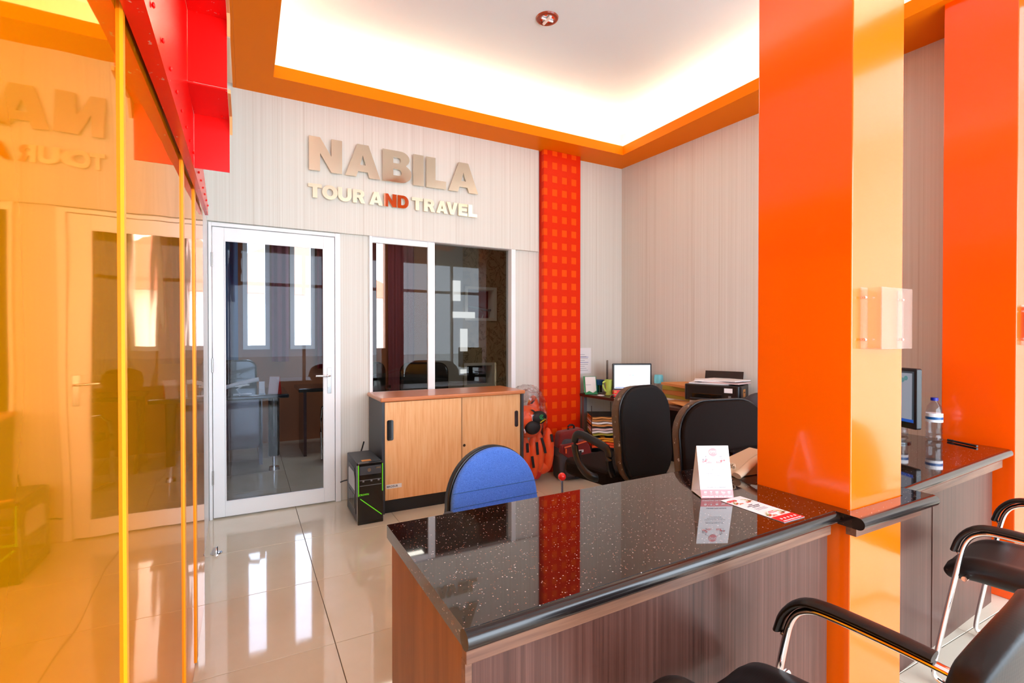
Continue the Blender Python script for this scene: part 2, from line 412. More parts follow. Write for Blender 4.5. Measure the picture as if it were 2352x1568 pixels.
# glossy yellow partition on the left, sheets between trims
t = thing('partition', 'mirror-glossy amber yellow panel partition on the left', 'partition', (0, 0, 0))
A, B = Vector((-.181, 2.815)), Vector((-.180, -.15))
dv = (B - A).normalized(); nv = Vector((-dv.y, dv.x))
if nv.x > 0: nv = -nv
def pl(y, off=0): return A + dv * ((y - A.y) / dv.y) + (-nv) * off
ys = [2.815, 2.34, 1.925, 1.03, -.15]
for i in range(4):
    a, b = pl(ys[i] - (.004 if i else 0)), pl(ys[i + 1] + .004)
    MB().prism([tuple(a), tuple(b), tuple(b + nv * .03), tuple(a + nv * .03)], 0.002, 2.30).build('sheet', 'yellow_panel', t)
for y in (2.34, 1.925, 1.03):
    p = pl(y); wd = {2.34: .026, 1.925: .019, 1.03: .0075}[y]
    MB().prism([tuple(p - dv * wd), tuple(p + dv * wd), tuple(p + dv * wd - nv * .005), tuple(p - dv * wd - nv * .005)], .01, 2.30).build('trim_strip', 'yellow_trim', t)
MB().prism([(-.212, 2.817), (-.181, 2.817), (-.181, 2.832), (-.212, 2.832)], 0, 2.30).build('end_post', 'grey_jamb', t, label='pale grey end strip')
struct(MB().prism([(-.30, 2.86), (-.205, 2.86), (-.237, 4.118), (-.30, 4.118)], 0, 2.11).build('wall_stub', 'white_paint'))

# ---------------------------------------------------------------- red folded-plate staircase above the partition
t = thing('staircase', 'bright red folded metal staircase hanging above the yellow partition', 'staircase', (0, 0, 0))
def sx_l(y): return -.1745
def sx_r(y): return -.161 + (2.82 - y) * .0114
def sz(y): return 1.834 + (y - .98) * .035
fl_ = MB(); pts = [2.87, .1]
vs = []
for y in pts:
    vs.append([fl_.bm.verts.new(p) for p in ((sx_l(y), y, sz(y)), (sx_r(y), y, sz(y)), (sx_r(y), y, sz(y) + .02), (sx_l(y), y, sz(y) + .02))])
for i in range(4): fl_.bm.faces.new((vs[0][i], vs[0][(i + 1) % 4], vs[1][(i + 1) % 4], vs[1][i]))
fl_.bm.faces.new(vs[0]); fl_.bm.faces.new(vs[1][::-1])
fl_.build('stringer_flange', 'red_worn', t)
we = MB()
def wall_strip(mb, f, pts, th):
    vs = [[mb.bm.verts.new(q) for q in ((f(y) - th, y, a), (f(y), y, a), (f(y), y, b_), (f(y) - th, y, b_))] for y, a, b_ in pts]
    for u, v in zip(vs, vs[1:]):
        for i in range(4): mb.bm.faces.new((u[i], u[(i + 1) % 4], v[(i + 1) % 4], v[i]))
    mb.bm.faces.new(vs[0]); mb.bm.faces.new(vs[-1][::-1])
wall_strip(we, sx_r, [(2.86, sz(2.86) + .02, 1.95), (2.0, sz(2.0) + .02, 2.12), (1.2, sz(1.2) + .02, 2.75), (.3, sz(.3) + .02, 3.44)], .006)
we.build('stringer_web', 'red_paint', t)
rv = MB()
for k in range(20):
    y = 2.80 - k * .125; rv.sph((sx_r(y) + .003, y, sz(y) + .035), (.003, .005, .005), 8)
rv.build('rivets', 'red_paint', t)['kind'] = 'stuff'
xr = -.047
for k in range(6):
    y0 = 1.99 - .24 * k; z0 = 2.056 + .21 * k; x0 = sx_r(y0) + .001
    if z0 > 3.3: break
    MB().bx((x0, y0 - .006, z0 - (.209 if k else .185)), (xr, y0, z0 + .0)).build('riser', 'red_paint', t)
    MB().bx((x0, y0 - .24, z0 - .004), (xr, y0 - .0065, z0)).build('tread', 'red_worn', t)
    MB().prism([(y0 - .24, z0), (y0, z0), (y0, z0 - .05), (y0 - .02, z0 - .06), (y0 - .06, z0 - .012), (y0 - .24, z0 - .012)], 0, .008,
               Matrix.Translation((xr + .001, 0, 0)) @ Matrix(((0, 0, 1, 0), (1, 0, 0, 0), (0, 1, 0, 0), (0, 0, 0, 1)))).build('side_plate', 'pale_wood', t, label='pale unpainted step edge')
    rb = MB().sph(((x0 + xr) / 2 + .03, y0 - .03, z0 - .005), .004, 8).build('rivet', 'red_paint', t)

# ---------------------------------------------------------------- door
t = struct(thing('door_1', 'white door', 'door', (0, 0, 0))); del t['category']; t['label'] = 'white framed glass door to the back office'
j = frame(MB(), -.232, .66, 0, 2.115, 4.10, 4.21, .02, .04, .027, 0)
j.build('door_frame', 'white_paint', t, bevel=.003)
L0, L1 = -.208, .616
d = MB(); d.bx((L0, 4.105, .01), (-.134, 4.145, 2.084)); d.bx((.537, 4.105, .01), (L1, 4.145, 2.084))
d.bx((-.134, 4.105, .01), (.537, 4.145, .115)); d.bx((-.134, 4.105, 1.992), (.537, 4.145, 2.084))
d.build('door_leaf', 'white_paint', t, bevel=.003)
b_ = MB()
frame(b_, -.134, .537, .115, 1.992, 4.099, 4.104, .008, .008, .008, .008)
b_.build('glazing_bead', 'white_paint', t, bevel=.002)
MB().bx((-.134, 4.123, .115), (.537, 4.127, 1.992)).build('pane', 'door_glass', t)
for z in (.30, 1.1, 1.85):
    MB().cyl((-.210, 4.098, z - .05), (-.210, 4.098, z + .05), .006).build('hinge', 'steel', t, smooth=True)
h = MB().bx((.560, 4.101, .86), (.590, 4.105, 1.06)).build('handle_plate', 'steel', t, bevel=.002)
MB().tube([(.575, 4.10, 1.0), (.575, 4.055, 1.0), (.562, 4.048, 1.0), (.47, 4.045, 1.003)], .008, smooth=1).build('lever', 'chrome', h, smooth=True)
MB().cyl((.575, 4.101, .905), (.575, 4.094, .905), .009).build('keyhole', 'steel', h, smooth=True)

# window to the office: sliding sash on the left, tinted pane on the right
t = struct(thing('window_1', 'x', 'window')); del t['category']; t['label'] = 'white framed sliding window to the back office'
f = MB(); z0 = .78
frame(f, .885, 2.235, z0, 2.135, 4.095, 4.20, .023, .045, .017, .03)
f.build('window_frame', 'white_paint', t, bevel=.003)
s_ = frame(MB(), .908, 1.446, z0 + .03, 2.118, 4.11, 4.14, .006, .063, .046, .04)
s_.build('sash', 'white_paint', t, bevel=.003)
MB().bx((.914, 4.124, z0 + .07), (1.383, 4.128, 2.072)).build('pane', 'window_glass', t)
MB().bx((1.446, 4.16, z0 + .03), (2.190, 4.164, 2.118)).build('pane', 'window_glass', t)
MB().bx((1.388, 4.104, 1.42), (1.396, 4.11, 1.50)).build('catch', 'steel', t)

# ---------------------------------------------------------------- back office
XA, XB, YB = -1.2, 3.65, 6.8
ow = MB()
zc = 3.0
wins = [(-.03, .26), (.49, .78), (1.56, 1.68)]
xs = [XA] + [v for w_ in wins for v in w_] + [2.789]
for i in range(0, len(xs), 2): ow.bx((xs[i], YB, 0), (xs[i + 1], YB + .12, zc))
for a, b in wins: ow.bx((a, YB, 0), (b, YB + .12, 1.15)); ow.bx((a, YB, 2.62), (b, YB + .12, zc))
struct(ow.build('wall_office_back', 'wall_brown'))
ow = MB()
# leaf papered end wall with two framed niches
niches = [(2.851, 3.374, 1.547, 2.053), (2.836, 3.337, .55, .915)]
ow.bx((2.789, YB, 0), (2.851, YB + .1, zc)); ow.bx((3.374, YB, 0), (3.70, YB + .1, zc)); ow.bx((2.851, YB, 2.053), (3.374, YB + .1, zc))
ow.bx((2.851, YB, .915), (3.374, YB + .1, 1.547)); ow.bx((2.851, YB, 0), (3.374, YB + .1, .55))
struct(ow.build('wall_office_papered', 'leaf_paper'))
struct(MB().bx((XB, 4.22, 0), (XB + .1, YB, zc)).build('wall_office_right', 'leaf_paper'))
struct(MB().bx((XA - .1, 4.22, 0), (XA, YB + .1, zc)).build('wall_office_left', 'wall_brown'))
struct(MB().bx((XA - .1, 4.22, zc), (XB + .1, YB + .12, zc + .1)).build('ceiling_office', 'ceiling_white'))
struct(MB().bx((2.38, YB - .08, 0), (2.789, YB - .001, zc)).build('wall_office_pier', 'grey_wall'))
for i, (a, b) in enumerate(wins[:2]):
    wt = thing('window_%d' % (4 + i), '', 'window'); del wt['category']; del wt['label']; struct(wt)
    q = frame(MB(), a, b, 1.15, 2.62, YB - .02, YB + .05, .05, .05, .05, .05)
    q.build('window_frame', 'white_paint', wt); MB().bx((a + .05, YB + .02, 1.2), (b - .05, YB + .024, 2.57)).build('pane', 'clear_glass', wt)
for a, b, z0, z1 in ((2.632, 2.747, 1.824, 2.118), (2.631, 2.976, 1.579, 1.668), (2.746, 2.857, 1.094, 1.422), (2.746, 2.84, .77, .83)):  # emissive boxes standing in for openings to daylight
    l = tag(MB().bx((a, YB - .10, z0), (b, YB - .081, z1)).build('daylight_slot', 'slot_daylight', bevel=.003), {1.824: 'upright white glowing slot high on the grey office pier', 1.579: 'horizontal white glowing slot on the grey office pier', 1.094: 'upright white glowing slot in the middle of the office pier', .77: 'small white glowing slot lowest on the office pier'}[z0], 'opening')
for (a, b, z0, z1), lb in zip(niches, ('upper cream framed wall niche with a model plane in it', 'lower cream framed wall niche with dark inside')):
    n_ = thing('wall_niche', lb, 'niche', ((a + b) / 2, YB, z0))
    hw = (b - a) / 2; hh = z1 - z0; q = MB()
    frame(q, -hw, hw, 0, hh, -.02, .22, .045, .045, .04, .04)
    q.build('niche_frame', 'house_wall', n_)
    MB().bx((-hw, .2, 0), (hw, .22, hh)).build('niche_back', 'curtain_red' if z0 > 1 else 'black_plastic', n_)
t = thing('model_plane', 'small silver and blue model airplane in the upper niche', 'model plane', (3.15, YB + .10, 1.592))
MB().tube([(-.20, 0, .17), (-.1, 0, .16), (.05, 0, .13), (.16, 0, .12), (.22, 0, .13)], .018, smooth=1).build('fuselage', 'grey_metal', t, smooth=True)
MB().box((.0, 0, .14), (.08, .13, .006)).build('wing', 'grey_metal', t)
MB().prism([(.16, .12), (.20, .12), (.26, .20), (.23, .20)], -.004, .004, UP).build('tail_fin', 'blue_plastic', t)
MB().tube([(-.02, 0, .13), (.06, 0, .08), (.03, 0, -.005)], .006, smooth=1).build('stand', 'steel', t, smooth=True)
# curtains
def curtain(x0, x1, z0, z1, y, m, label, amp=.02, per=.09):
    mb = MB(); n = max(8, int((x1 - x0) / .012)); pts = [(x0 + (x1 - x0) * i / n, y + amp * math.sin(i * (x1 - x0) / n / per * 2 * PI)) for i in range(n + 1)]
    back = [(x, yy + .004) for x, yy in pts[::-1]]
    mb.prism(pts + back, z0, z1); return tag(mb.build('curtain', m, smooth=True), label, 'curtain')
curtain(-.55, -.08, .8, 2.995, 6.70, 'curtain_blue', 'blue-grey curtain left of the left office window')
curtain(.28, .47, 1.0, 2.995, 6.73, 'curtain_violet', 'dull violet curtain between the two office windows')
curtain(.80, 1.10, .9, 2.995, 6.73, 'curtain_red', 'dark red curtain right of the right office window')
curtain(1.70, 2.06, .4, 2.995, 6.72, 'curtain_violet', 'grey-violet curtain behind the left window sash')
curtain(1.30, 1.54, .4, 2.995, 6.72, 'curtain_red', 'dark red curtain at the left edge of the sliding window view')
# office desk with round leg
t = thing('office_desk', 'dark glossy office desk with a round black leg behind the door', 'desk', (-.25, 5.5, 0))
MB().bx((-.8, -.22, .71), (.62, .55, .75)).build('desktop', 'black_gloss', t, bevel=.012, seg=3)
MB().bx((-.79, -.05, .22), (.38, -.03, .70)).build('modesty_panel', 'desk_maroon', t)
MB().bx((.36, -.05, .05), (.39, .45, .70)).build('end_panel', 'desk_maroon', t)
MB().cyl((.49, -.10, .14), (.49, -.10, .71), .05).build('leg', 'black_gloss', t, smooth=True)
MB().cyl((.49, -.10, .03), (.49, -.10, .14), .015).cyl((.49, -.10, 0), (.49, -.10, .03), .05, .045).build('leg_foot', 'chrome', t, smooth=True)
t = thing('side_table', 'dark side table further back in the office', 'table', (1.0, 6.1, 0))
MB().bx((-.5, -.3, .70), (.5, .3, .74)).build('table_top', 'black_gloss', t, bevel=.008); MB().bx((-.45, -.28, 0), (-.42, .28, .70)).build('table_side', 'desk_maroon', t); MB().bx((.42, -.28, 0), (.45, .28, .70)).build('table_side', 'desk_maroon', t)
t = thing('model_plane', 'white and red model airplane on a stand on the office desk', 'model plane', (-.03, 5.42, .75))
MB().tube([(-.16, 0, .07), (-.05, 0, .10), (.08, 0, .13), (.14, 0, .14)], .02, smooth=1).build('fuselage', 'white_plastic', t, smooth=True)
MB().prism([(-.06, -.14), (.0, -.02), (.0, .02), (-.06, .14), (-.03, .14), (.06, .02), (.06, -.02), (-.03, -.14)], .085, .095).build('wing', 'white_plastic', t)
MB().prism([(-.18, .07), (-.12, .08), (-.17, .15), (-.20, .15)], -.004, .004, UP).build('tail_fin', 'red_plastic', t)
MB().tube([(.02, 0, .10), (-.05, 0, .05), (-.02, 0, 0)], .008).build('stand', 'white_plastic', t); MB().bx((-.08, -.03, 0), (.08, .03, .006)).build('stand_base', 'white_plastic', t)
t = thing('card_holder', 'small clear and white card holder beside the desk plane', 'card holder', (.135, 5.40, .75))
MB().box((0, 0, .06), (.05, .004, .12), Matrix.Rotation(R(-15), 3, 'X')).build('card', 'paper', t); MB().bx((-.03, -.02, 0), (.03, .03, .05)).build('holder', 'clear_glass', t)
t = thing('tent_card', 'red and white tent card on the office desk corner', 'sign', (.25, 5.42, .75), R(-20))
MB().box((0, -.03, .08), (.09, .003, .17), Matrix.Rotation(R(-18), 3, 'X')).build('front_leaf', 'paper_pink', t); MB().box((0, .03, .08), (.09, .003, .17), Matrix.Rotation(R(18), 3, 'X')).build('rear_leaf', 'red_plastic', t)
def office_chair(loc, rz, label, w_=.46):
    t = thing('office_chair', label, 'chair', loc, rz)
    MB().prism(rrect(w_, .46, .08), .40, .47).build('seat', 'black_gloss', t, bevel=.02, seg=3)
    MB().prism(rrect(w_, .52, .10), -.03, .03, Matrix.Translation((0, -.24, .78)) @ UP).build('backrest', 'black_gloss', t, bevel=.02, seg=3)
    for sx in (-1, 1):
        MB().tube([(sx * .24, .2, .012), (sx * .24, -.2, .012), (sx * .24, -.25, .03), (sx * .24, -.22, .6)], .011, smooth=1).build('leg', 'chrome', t, smooth=True)
        MB().tube([(sx * .24, .2, .012), (sx * .24, .22, .4), (sx * .24, .18, .62), (sx * .24, -.2, .64)], .011, smooth=1).build('arm', 'chrome', t, smooth=True)
    return t
office_chair((1.0, 5.45, 0), R(25), 'black gloss office chair with chrome frame seen through the door')
office_chair((-.12, 6.25, 0), R(180), 'shiny black chair behind the office desk')
office_chair((1.55, 4.75, 0), R(160), 'black low-backed chair just behind the sliding window', .5)
# house across the street behind
t = thing('house', 'pale neighbouring house with a tiled gable roof outside the office windows', 'house', (1.2, 16, -.06))
MB().bx((-3.2, 0, 0), (3.2, 4, 2.6)).build('house_wall', 'house_wall', t)
MB().prism([(-3.6, 2.6), (3.6, 2.6), (0, 4.2)], -.4, 4.4, Matrix.Translation((0, 4, 0)) @ UP).build('roof', 'roof_tile', t)

# ---------------------------------------------------------------- sign letters on the overpanel
def arc(cx, cy, rx, ry, a0, a1, n=14): return [(cx + rx * math.cos(R(a0 + (a1 - a0) * i / n)), cy + ry * math.sin(R(a0 + (a1 - a0) * i / n))) for i in range(n + 1)]
G = {
 'N': [[(0, 0), (0, 1), (.33, 1), (.67, .47), (.67, 1), (1, 1), (1, 0), (.67, 0), (.33, .53), (.33, 0)]],
 'A': [[(0, 0), (.34, 1), (.66, 1), (1, 0), (.69, 0), (.635, .17), (.365, .17), (.31, 0)], [(.42, .37), (.5, .67), (.58, .37)]],
 'B': [[(0, 0), (0, 1), (.55, 1)] + arc(.60, .76, .33, .24, 90, -50, 10) + arc(.62, .29, .38, .29, 60, -90, 12), [(.36, .60), (.36, .79), (.52, .79)] + arc(.54, .695, .09, .095, 80, -80, 6) + [(.52, .60)], [(.36, .21), (.36, .42), (.54, .42)] + arc(.56, .315, .10, .105, 80, -80, 6) + [(.54, .21)]],
 'I': [[(0, 0), (0, 1), (1, 1), (1, 0)]],
 'L': [[(0, 0), (0, 1), (.46, 1), (.46, .26), (1, .26), (1, 0)]],
 'T': [[(.33, 0), (.33, .75), (0, .75), (0, 1), (1, 1), (1, .75), (.67, .75), (.67, 0)]],
 'O': [arc(.5, .5, .5, .52, 0, 350, 30), arc(.5, .5, .21, .27, 0, 345, 22)],
 'U': [[(0, 1), (.31, 1), (.31, .42)] + arc(.5, .42, .19, .19, 180, 360, 10) + [(.69, 1), (1, 1)] + arc(.5, .40, .5, .42, 0, -180, 16)],
 'R': [[(0, 0), (0, 1), (.55, 1)] + arc(.58, .70, .37, .30, 90, -55, 12) + [(1, 0), (.66, 0), (.46, .38), (.34, .38), (.34, 0)], [(.34, .60), (.34, .79), (.52, .79)] + arc(.53, .695, .10, .095, 80, -80, 6) + [(.52, .60)]],
 'D': [[(0, 0), (0, 1), (.5, 1)] + arc(.5, .5, .5, .5, 85, -85, 18) + [(.5, 0)], [(.33, .24), (.33, .76), (.46, .76)] + arc(.46, .5, .21, .26, 85, -85, 12) + [(.46, .24)]],
 'V': [[(0, 1), (.33, 1), (.5, .36), (.67, 1), (1, 1), (.66, 0), (.34, 0)]],
 'E': [[(0, 0), (0, 1), (1, 1), (1, .77), (.38, .77), (.38, .62), (.93, .62), (.93, .40), (.38, .40), (.38, .23), (1, .23), (1, 0)]],
}
t = thing('wall_sign', 'polished metal letters reading NABILA TOUR AND TRAVEL on striped overpanel', 'sign', (1.13, 4.092, 2.6))
rows = [('NABILA', [(.428, .670), (.693, .965), (.987, 1.226), (1.241, 1.332), (1.355, 1.532), (1.556, 1.833)], 2.576, .257),
        ('TOURANDTRAVEL', [(.422, .52), (.522, .637), (.639, .741), (.751, .846), (.879, .989), (.997, 1.1), (1.108, 1.203), (1.23, 1.324), (1.334, 1.432), (1.444, 1.548), (1.537, 1.640), (1.648, 1.733), (1.741, 1.826)], 2.368, .106)]
for word, spans, zb, h_ in rows:
    th = .014 if h_ > .2 else .010
    for ch, (a, b) in zip(word, spans):
        sp_ = [[(x * (b - a), y * h_) for x, y in s_] for s_ in G[ch]]
        tilt = Matrix.Rotation(R(random.uniform(-.5, .5)), 4, 'X') @ Matrix.Rotation(R(random.uniform(-.6, .6)), 4, 'Z')
        o = curve_mesh(sp_, 'letter', 'sign_metal', t, Matrix.Translation((a - 1.13, -.016 - th / 2, zb - 2.6)) @ tilt @ UP, th)

# ---------------------------------------------------------------- downlight
t = thing('ceiling_light', 'round recessed downlight with red-brown ring in the tray ceiling', 'light', (1.8, 2.855, 3.45))
MB().lathe([(.052, 0), (.052, -.010), (.060, -.013), (.072, -.009), (.077, 0)]).build('ring', 'brown_ring', t, smooth=True)
MB().lathe([(.052, -.004), (.047, -.0015), (.0, -.001)]).build('reflector', 'chrome', t, smooth=True)
MB().cyl((0, -.045, -.012), (0, .045, -.012), .010).cyl((-.045, .0, -.010), (.045, .0, -.010), .007).build('bulb', 'bulb', t, smooth=True)

# ---------------------------------------------------------------- counters
t = thing('counter', 'dark walnut reception counter with speckled black granite top, nearest the camera', 'counter', (1.0, 1.15, 0))
def loc(poly, c): return [(x - c[0], y - c[1]) for x, y in poly]
c0 = (1.0, 1.15)
MB().prism(loc([(.360, .862), (.362, 1.452), (2.04, 1.475), (2.04, 1.210), (1.686, 1.208), (1.688, .905), (1.640, .905), (1.640, .905)][:7] + [(1.640, .900)], c0), .712, .75).build('worktop', 'granite', t)
# half-round nosing along the front edge
ns = MB(); ns.tube([(.360 - 1, .862 - 1.15, .7295), (1.640 - 1, .900 - 1.15, .7295)], .0195, n=20, up=(0, 0, 1)); ns.build('nosing', 'granite_edge', t, smooth=True)
MB().prism(loc([(.368, .872), (1.640, .908), (1.640, .93), (.368, .894)], c0), .672, .711).build('edge_moulding', 'walnut_trim', t, bevel=.002)
MB().prism(loc([(.372, .884), (1.640, .920), (1.640, .936), (.372, .90)], c0), 0, .672).build('front_panel', 'walnut', t)
MB().prism(loc([(.370, .881), (.384, .8815), (.384, .90), (.370, .90)], c0), 0, .672).build('corner_strip', 'walnut_trim', t)
MB().prism(loc([(.374, .901), (.374, 1.44), (.392, 1.44), (.392, .901)], c0), 0, .711).build('side_panel', 'walnut_side', t)
MB().prism(loc([(1.672, 1.21), (1.690, 1.21), (1.690, 1.44), (1.672, 1.44)], c0), 0, .711).build('side_panel', 'walnut_side', t)
t = thing('ledge', 'short black granite ledge wrapped around the front of the orange column', 'ledge', (1.83, .85, 0))
c1 = (1.83, .85)
MB().prism(loc([(1.6415, .905), (1.6415, .829), (2.115, .829), (2.115, .919), (2.010, .919), (2.010, .873), (1.688, .873), (1.688, .905)], c1), .712, .75).build('ledge_top', 'granite', t)
ns = MB(); ns.tube([(1.640 - c1[0], .829 - c1[1], .731), (2.116 - c1[0], .829 - c1[1], .731)], .019, n=20); ns.build('nosing', 'granite_edge', t, smooth=True)
MB().prism(loc([(1.655, .872), (1.655, .842), (2.06, .842), (2.06, .872)], c1), .684, .711).build('edge_moulding', 'walnut_trim', t)
t = thing('counter', 'second walnut and granite counter running to the far red-orange column', 'counter', (2.7, 1.2, 0))
c2 = (2.7, 1.2)
MB().prism(loc([(2.118, .922), (3.300, .992), (3.320, 1.26), (3.320, 1.62), (2.045, 1.62), (2.045, .932), (2.118, .932)], c2), .712, .75).build('worktop', 'granite', t)
ns = MB(); ns.tube([(2.045 - 2.7, .918 - 1.2, .731), (3.295 - 2.7, .992 - 1.2, .731)], .019, n=20); ns.build('nosing', 'granite_edge', t, smooth=True)
MB().prism(loc([(2.05, .945), (3.255, 1.0), (3.255, 1.02), (2.05, .965)], c2), .664, .711).build('edge_moulding', 'walnut_trim', t)
MB().prism(loc([(2.05, .965), (2.52, .992), (2.52, 1.01), (2.05, .985)], c2), 0, .664).build('front_panel', 'walnut', t)
MB().prism(loc([(2.523, .990), (3.22, 1.026), (3.22, 1.045), (2.523, 1.01)], c2), 0, .664).build('front_panel', 'walnut', t)

# ---------------------------------------------------------------- standing display card and flyer on the counter
def motif(par, mtx, s, cols):
    # faint garland: arch line, leaf clusters, round blossoms
    mb = MB(); rr = random.Random(3)
    pts = [(s * .50 * math.cos(R(a)), s * .34 * math.sin(R(a)), 0) for a in range(10, 171, 8)]
    pts = [p for p in pts if abs(p[0]) > s * .14]
    for side in (-1, 1):
        q = [p for p in pts if p[0] * side > 0]
        mb.tube(q, s * .008, n=4)
    for side in (-1, 1):
        for k in range(16):
            a = rr.uniform(0, 2 * PI); cx, cy = side * s * rr.uniform(.36, .56), s * rr.uniform(-.12, .18)
            l = s * rr.uniform(.05, .10); dx, dy = math.cos(a) * l, math.sin(a) * l
            mb.prism([(cx, cy), (cx + dx * .5 - dy * .25, cy + dy * .5 + dx * .25), (cx + dx, cy + dy), (cx + dx * .5 + dy * .25, cy + dy * .5 - dx * .25)], 0, .0003)
    mb.xf(mtx).build('printed_leaves', cols[0], par)
    mb = MB()
    for side in (-1, 1):
        for k in range(5): mb.lathe([(0, .0005), (s * rr.uniform(.03, .055), .0005), (s * .03, .0002)], (side * s * rr.uniform(.36, .58), s * rr.uniform(-.16, .20), 0), 10)
        for k in range(4):
            x = side * s * (.16 + .07 * k); mb.prism([(x - s * .03, -s * .14), (x + s * .03, -s * .14), (x, -s * rr.uniform(-.02, .06))], 0, .0004)
    mb.xf(mtx).build('printed_blossoms', cols[1], par)
t = thing('tent_card', 'white standing tent card with red OYO roundel on the counter', 'sign', (1.415, 1.157, .751), R(-26.5))
th_ = R(14); Hc = .175; Wc = .112
fm = Matrix.Translation((0, -.0, 0)) @ Matrix.Rotation(-th_, 4, 'X')
MB().bx((-Wc / 2, -.001, 0), (Wc / 2, .001, Hc)).xf(fm).build('front_leaf', 'paper', t)
MB().bx((-Wc / 2, -.001, 0), (Wc / 2, .001, Hc)).xf(Matrix.Translation((0, 2 * Hc * math.sin(th_), 0)) @ Matrix.Rotation(th_, 4, 'X')).build('rear_leaf', 'paper', t)
MB().bx((-Wc / 2, .004, .002), (Wc / 2, 2 * Hc * math.sin(th_) - .004, .003)).build('bottom_leaf', 'paper', t)
F = fm @ Matrix.Translation((0, -.0014, 0)) @ UP
def on(x, y, s=1): return F @ Matrix.Translation((x, y, 0))
MB().bx((-Wc / 2, 0, 0), (Wc / 2, .0285, .0004)).xf(F).build('red_band', 'pink_print', t)
text('DOWNLOAD THE OYO APP NOW', .0066, 'paper', t, on(0, .0052) @ Matrix.Translation((0, 0, .0006)), .03)
ic = MB()
for k, x in enumerate((-.040, -.020, 0, .022, .042)):
    if k == 1: ic.prism([(x - .004, .023), (x + .004, .023), (x, .017)], .0004, .0008)
    elif k == 3: ic.prism([(x - .006, .017), (x - .006, .023), (x - .0045, .023), (x - .0045, .021), (x + .006, .020), (x + .006, .017)], .0004, .0008)
    else: ic.bx((x - .0045, .0175, .0004), (x + .0045, .0225, .0008))
    ic.bx((x - .004, .0135, .0004), (x + .004, .0142, .0008))
ic.xf(F).build('icons', 'paper', t)
MB().lathe([(0, .0008), (.0145, .0008), (.0145, 0)], (0, .153, 0), 32).xf(F).build('roundel', 'pink_print', t)
text('OYO', .0125, 'paper', t, on(0, .153) @ Matrix.Translation((0, 0, .0012)), .045)
motif(t, on(0, .125), .066, ('grey_ink', 'pink_print'))
text('Check in: 2 PM | Check out: 12 PM', .0044, 'grey_ink', t, on(0, .0935))
MB().bx((-.033, .0885, 0), (.033, .0889, .0005)).xf(F).build('rule_line', 'grey_ink', t)
text('We have taken special care to ensure that your room is perfect', .0028, 'grey_ink', t, on(0, .081))
text('Please let us know if there is anything we can do', .0028, 'grey_ink', t, on(0, .0755))
text('to make your stay more comfortable', .0028, 'grey_ink', t, on(0, .070))
text('CARA BARU UNTUK MENGINAP!', .0048, 'grey_ink', t, on(0, .036), .01)

t = thing('flyer', 'flat white OYO flyer with red end band lying on the granite', 'flyer', (1.452, 1.022, .7505), R(-90))
FW, FH = .10, .225
sh = Matrix(((1, 0, 0, 0), (0, 1, 0, 0), (0, 0, 1, 0), (0, 0, 0, 1)))
fy = MB()
for i in range(10):
    a, b = -FH / 2 + FH * i / 10, -FH / 2 + FH * (i + 1) / 10
    za, zb = .001, .001
    fy.quad((a, -FW / 2, za), (b, -FW / 2, zb), (b, FW / 2, zb), (a, FW / 2, za))
fy.xf(Matrix.Identity(4)).build('sheet', 'paper', t).modifiers.new('s', 'SOLIDIFY').thickness = .0006
LY = Matrix.Translation((0, 0, .0065)) @ Matrix.Rotation(R(90), 4, 'Z')
LY = Matrix.Rotation(R(90), 4, 'Z')
def ly(x, y, z=.0022): return Matrix.Translation((0, 0, z)) @ LY @ Matrix.Translation((x, y, 0))
MB().bx((-FW / 2, -FH / 2, .0017), (FW / 2, -FH / 2 + .042, .0020)).xf(Matrix.Rotation(R(90), 4, 'Z')).build('red_band', 'red_print', t)
text('OYO', .019, 'red_print', t, ly(-.026, .085, .0022), .05)
text('ENJOY', .0066, 'ink', t, ly(0, .035, .0022)); text('UNTUK MENGINAP', .0066, 'ink', t, ly(0, .025, .0022)); text('CARA BARU', .0066, 'ink', t, ly(0, .015, .0022))
for k in range(3): text('Hotel nyaman dengan harga terbaik', .0036, 'grey_ink', t, ly(0, .003 - .006 * k, .0022))
text('CARA BARU', .0045, 'red_print', t, ly(.0, -.035, .0022)); text('UNTUK MENGINAP', .0045, 'red_print', t, ly(0, -.043, .0022))
text('DOWNLOAD THE OYO APP NOW', .0055, 'paper', t, ly(0, -.106, .0022), .02)
ic = MB()
for k in range(5): ic.bx((-.034 + .0165 * k, -.094, .0020), (-.028 + .0165 * k, -.087, .0024))
ic.xf(Matrix.Rotation(R(90), 4, 'Z')).build('icons', 'paper', t)
motif(t, ly(-.0, .062, .0022), .07, ('folder_olive', 'orange_trim')); motif(t, ly(0, -.055, .0022), .072, ('folder_olive', 'orange_trim'))

# ---------------------------------------------------------------- telephone
t = thing('telephone', 'beige desk telephone half hidden behind the orange column', 'telephone', (1.815, 1.35, .751), R(-4))
MB().prism([(-.125, 0), (.11, 0), (.11, .072), (.02, .050), (-.06, .030), (-.125, .010)], -.05, .09, Matrix.Translation((0, 0.02, 0)) @ UP).build('base', 'beige_plastic', t, bevel=.006, seg=3)
MB().tube([(-.135, -.080, .012), (-.10, -.080, .026), (-.05, -.080, .056), (.01, -.080, .078), (.08, -.080, .094), (.14, -.08, .092)], .020, n=16, r2=.013, smooth=2).build('handset', 'beige_plastic', t, smooth=True)
co = []
for i in range(170):
    a = i * .74; s_ = i / 170
    co.append((-.125 - .06 * s_ + .03 * math.sin(s_ * 6), -.055 + .06 * s_ + .006 * math.sin(a), .036 + .012 * math.sin(s_ * 3) + .009 * math.cos(a) - .02 * s_))
MB().tube(co, .0022, n=6).build('coiled_cord', 'beige_plastic', t, smooth=True)

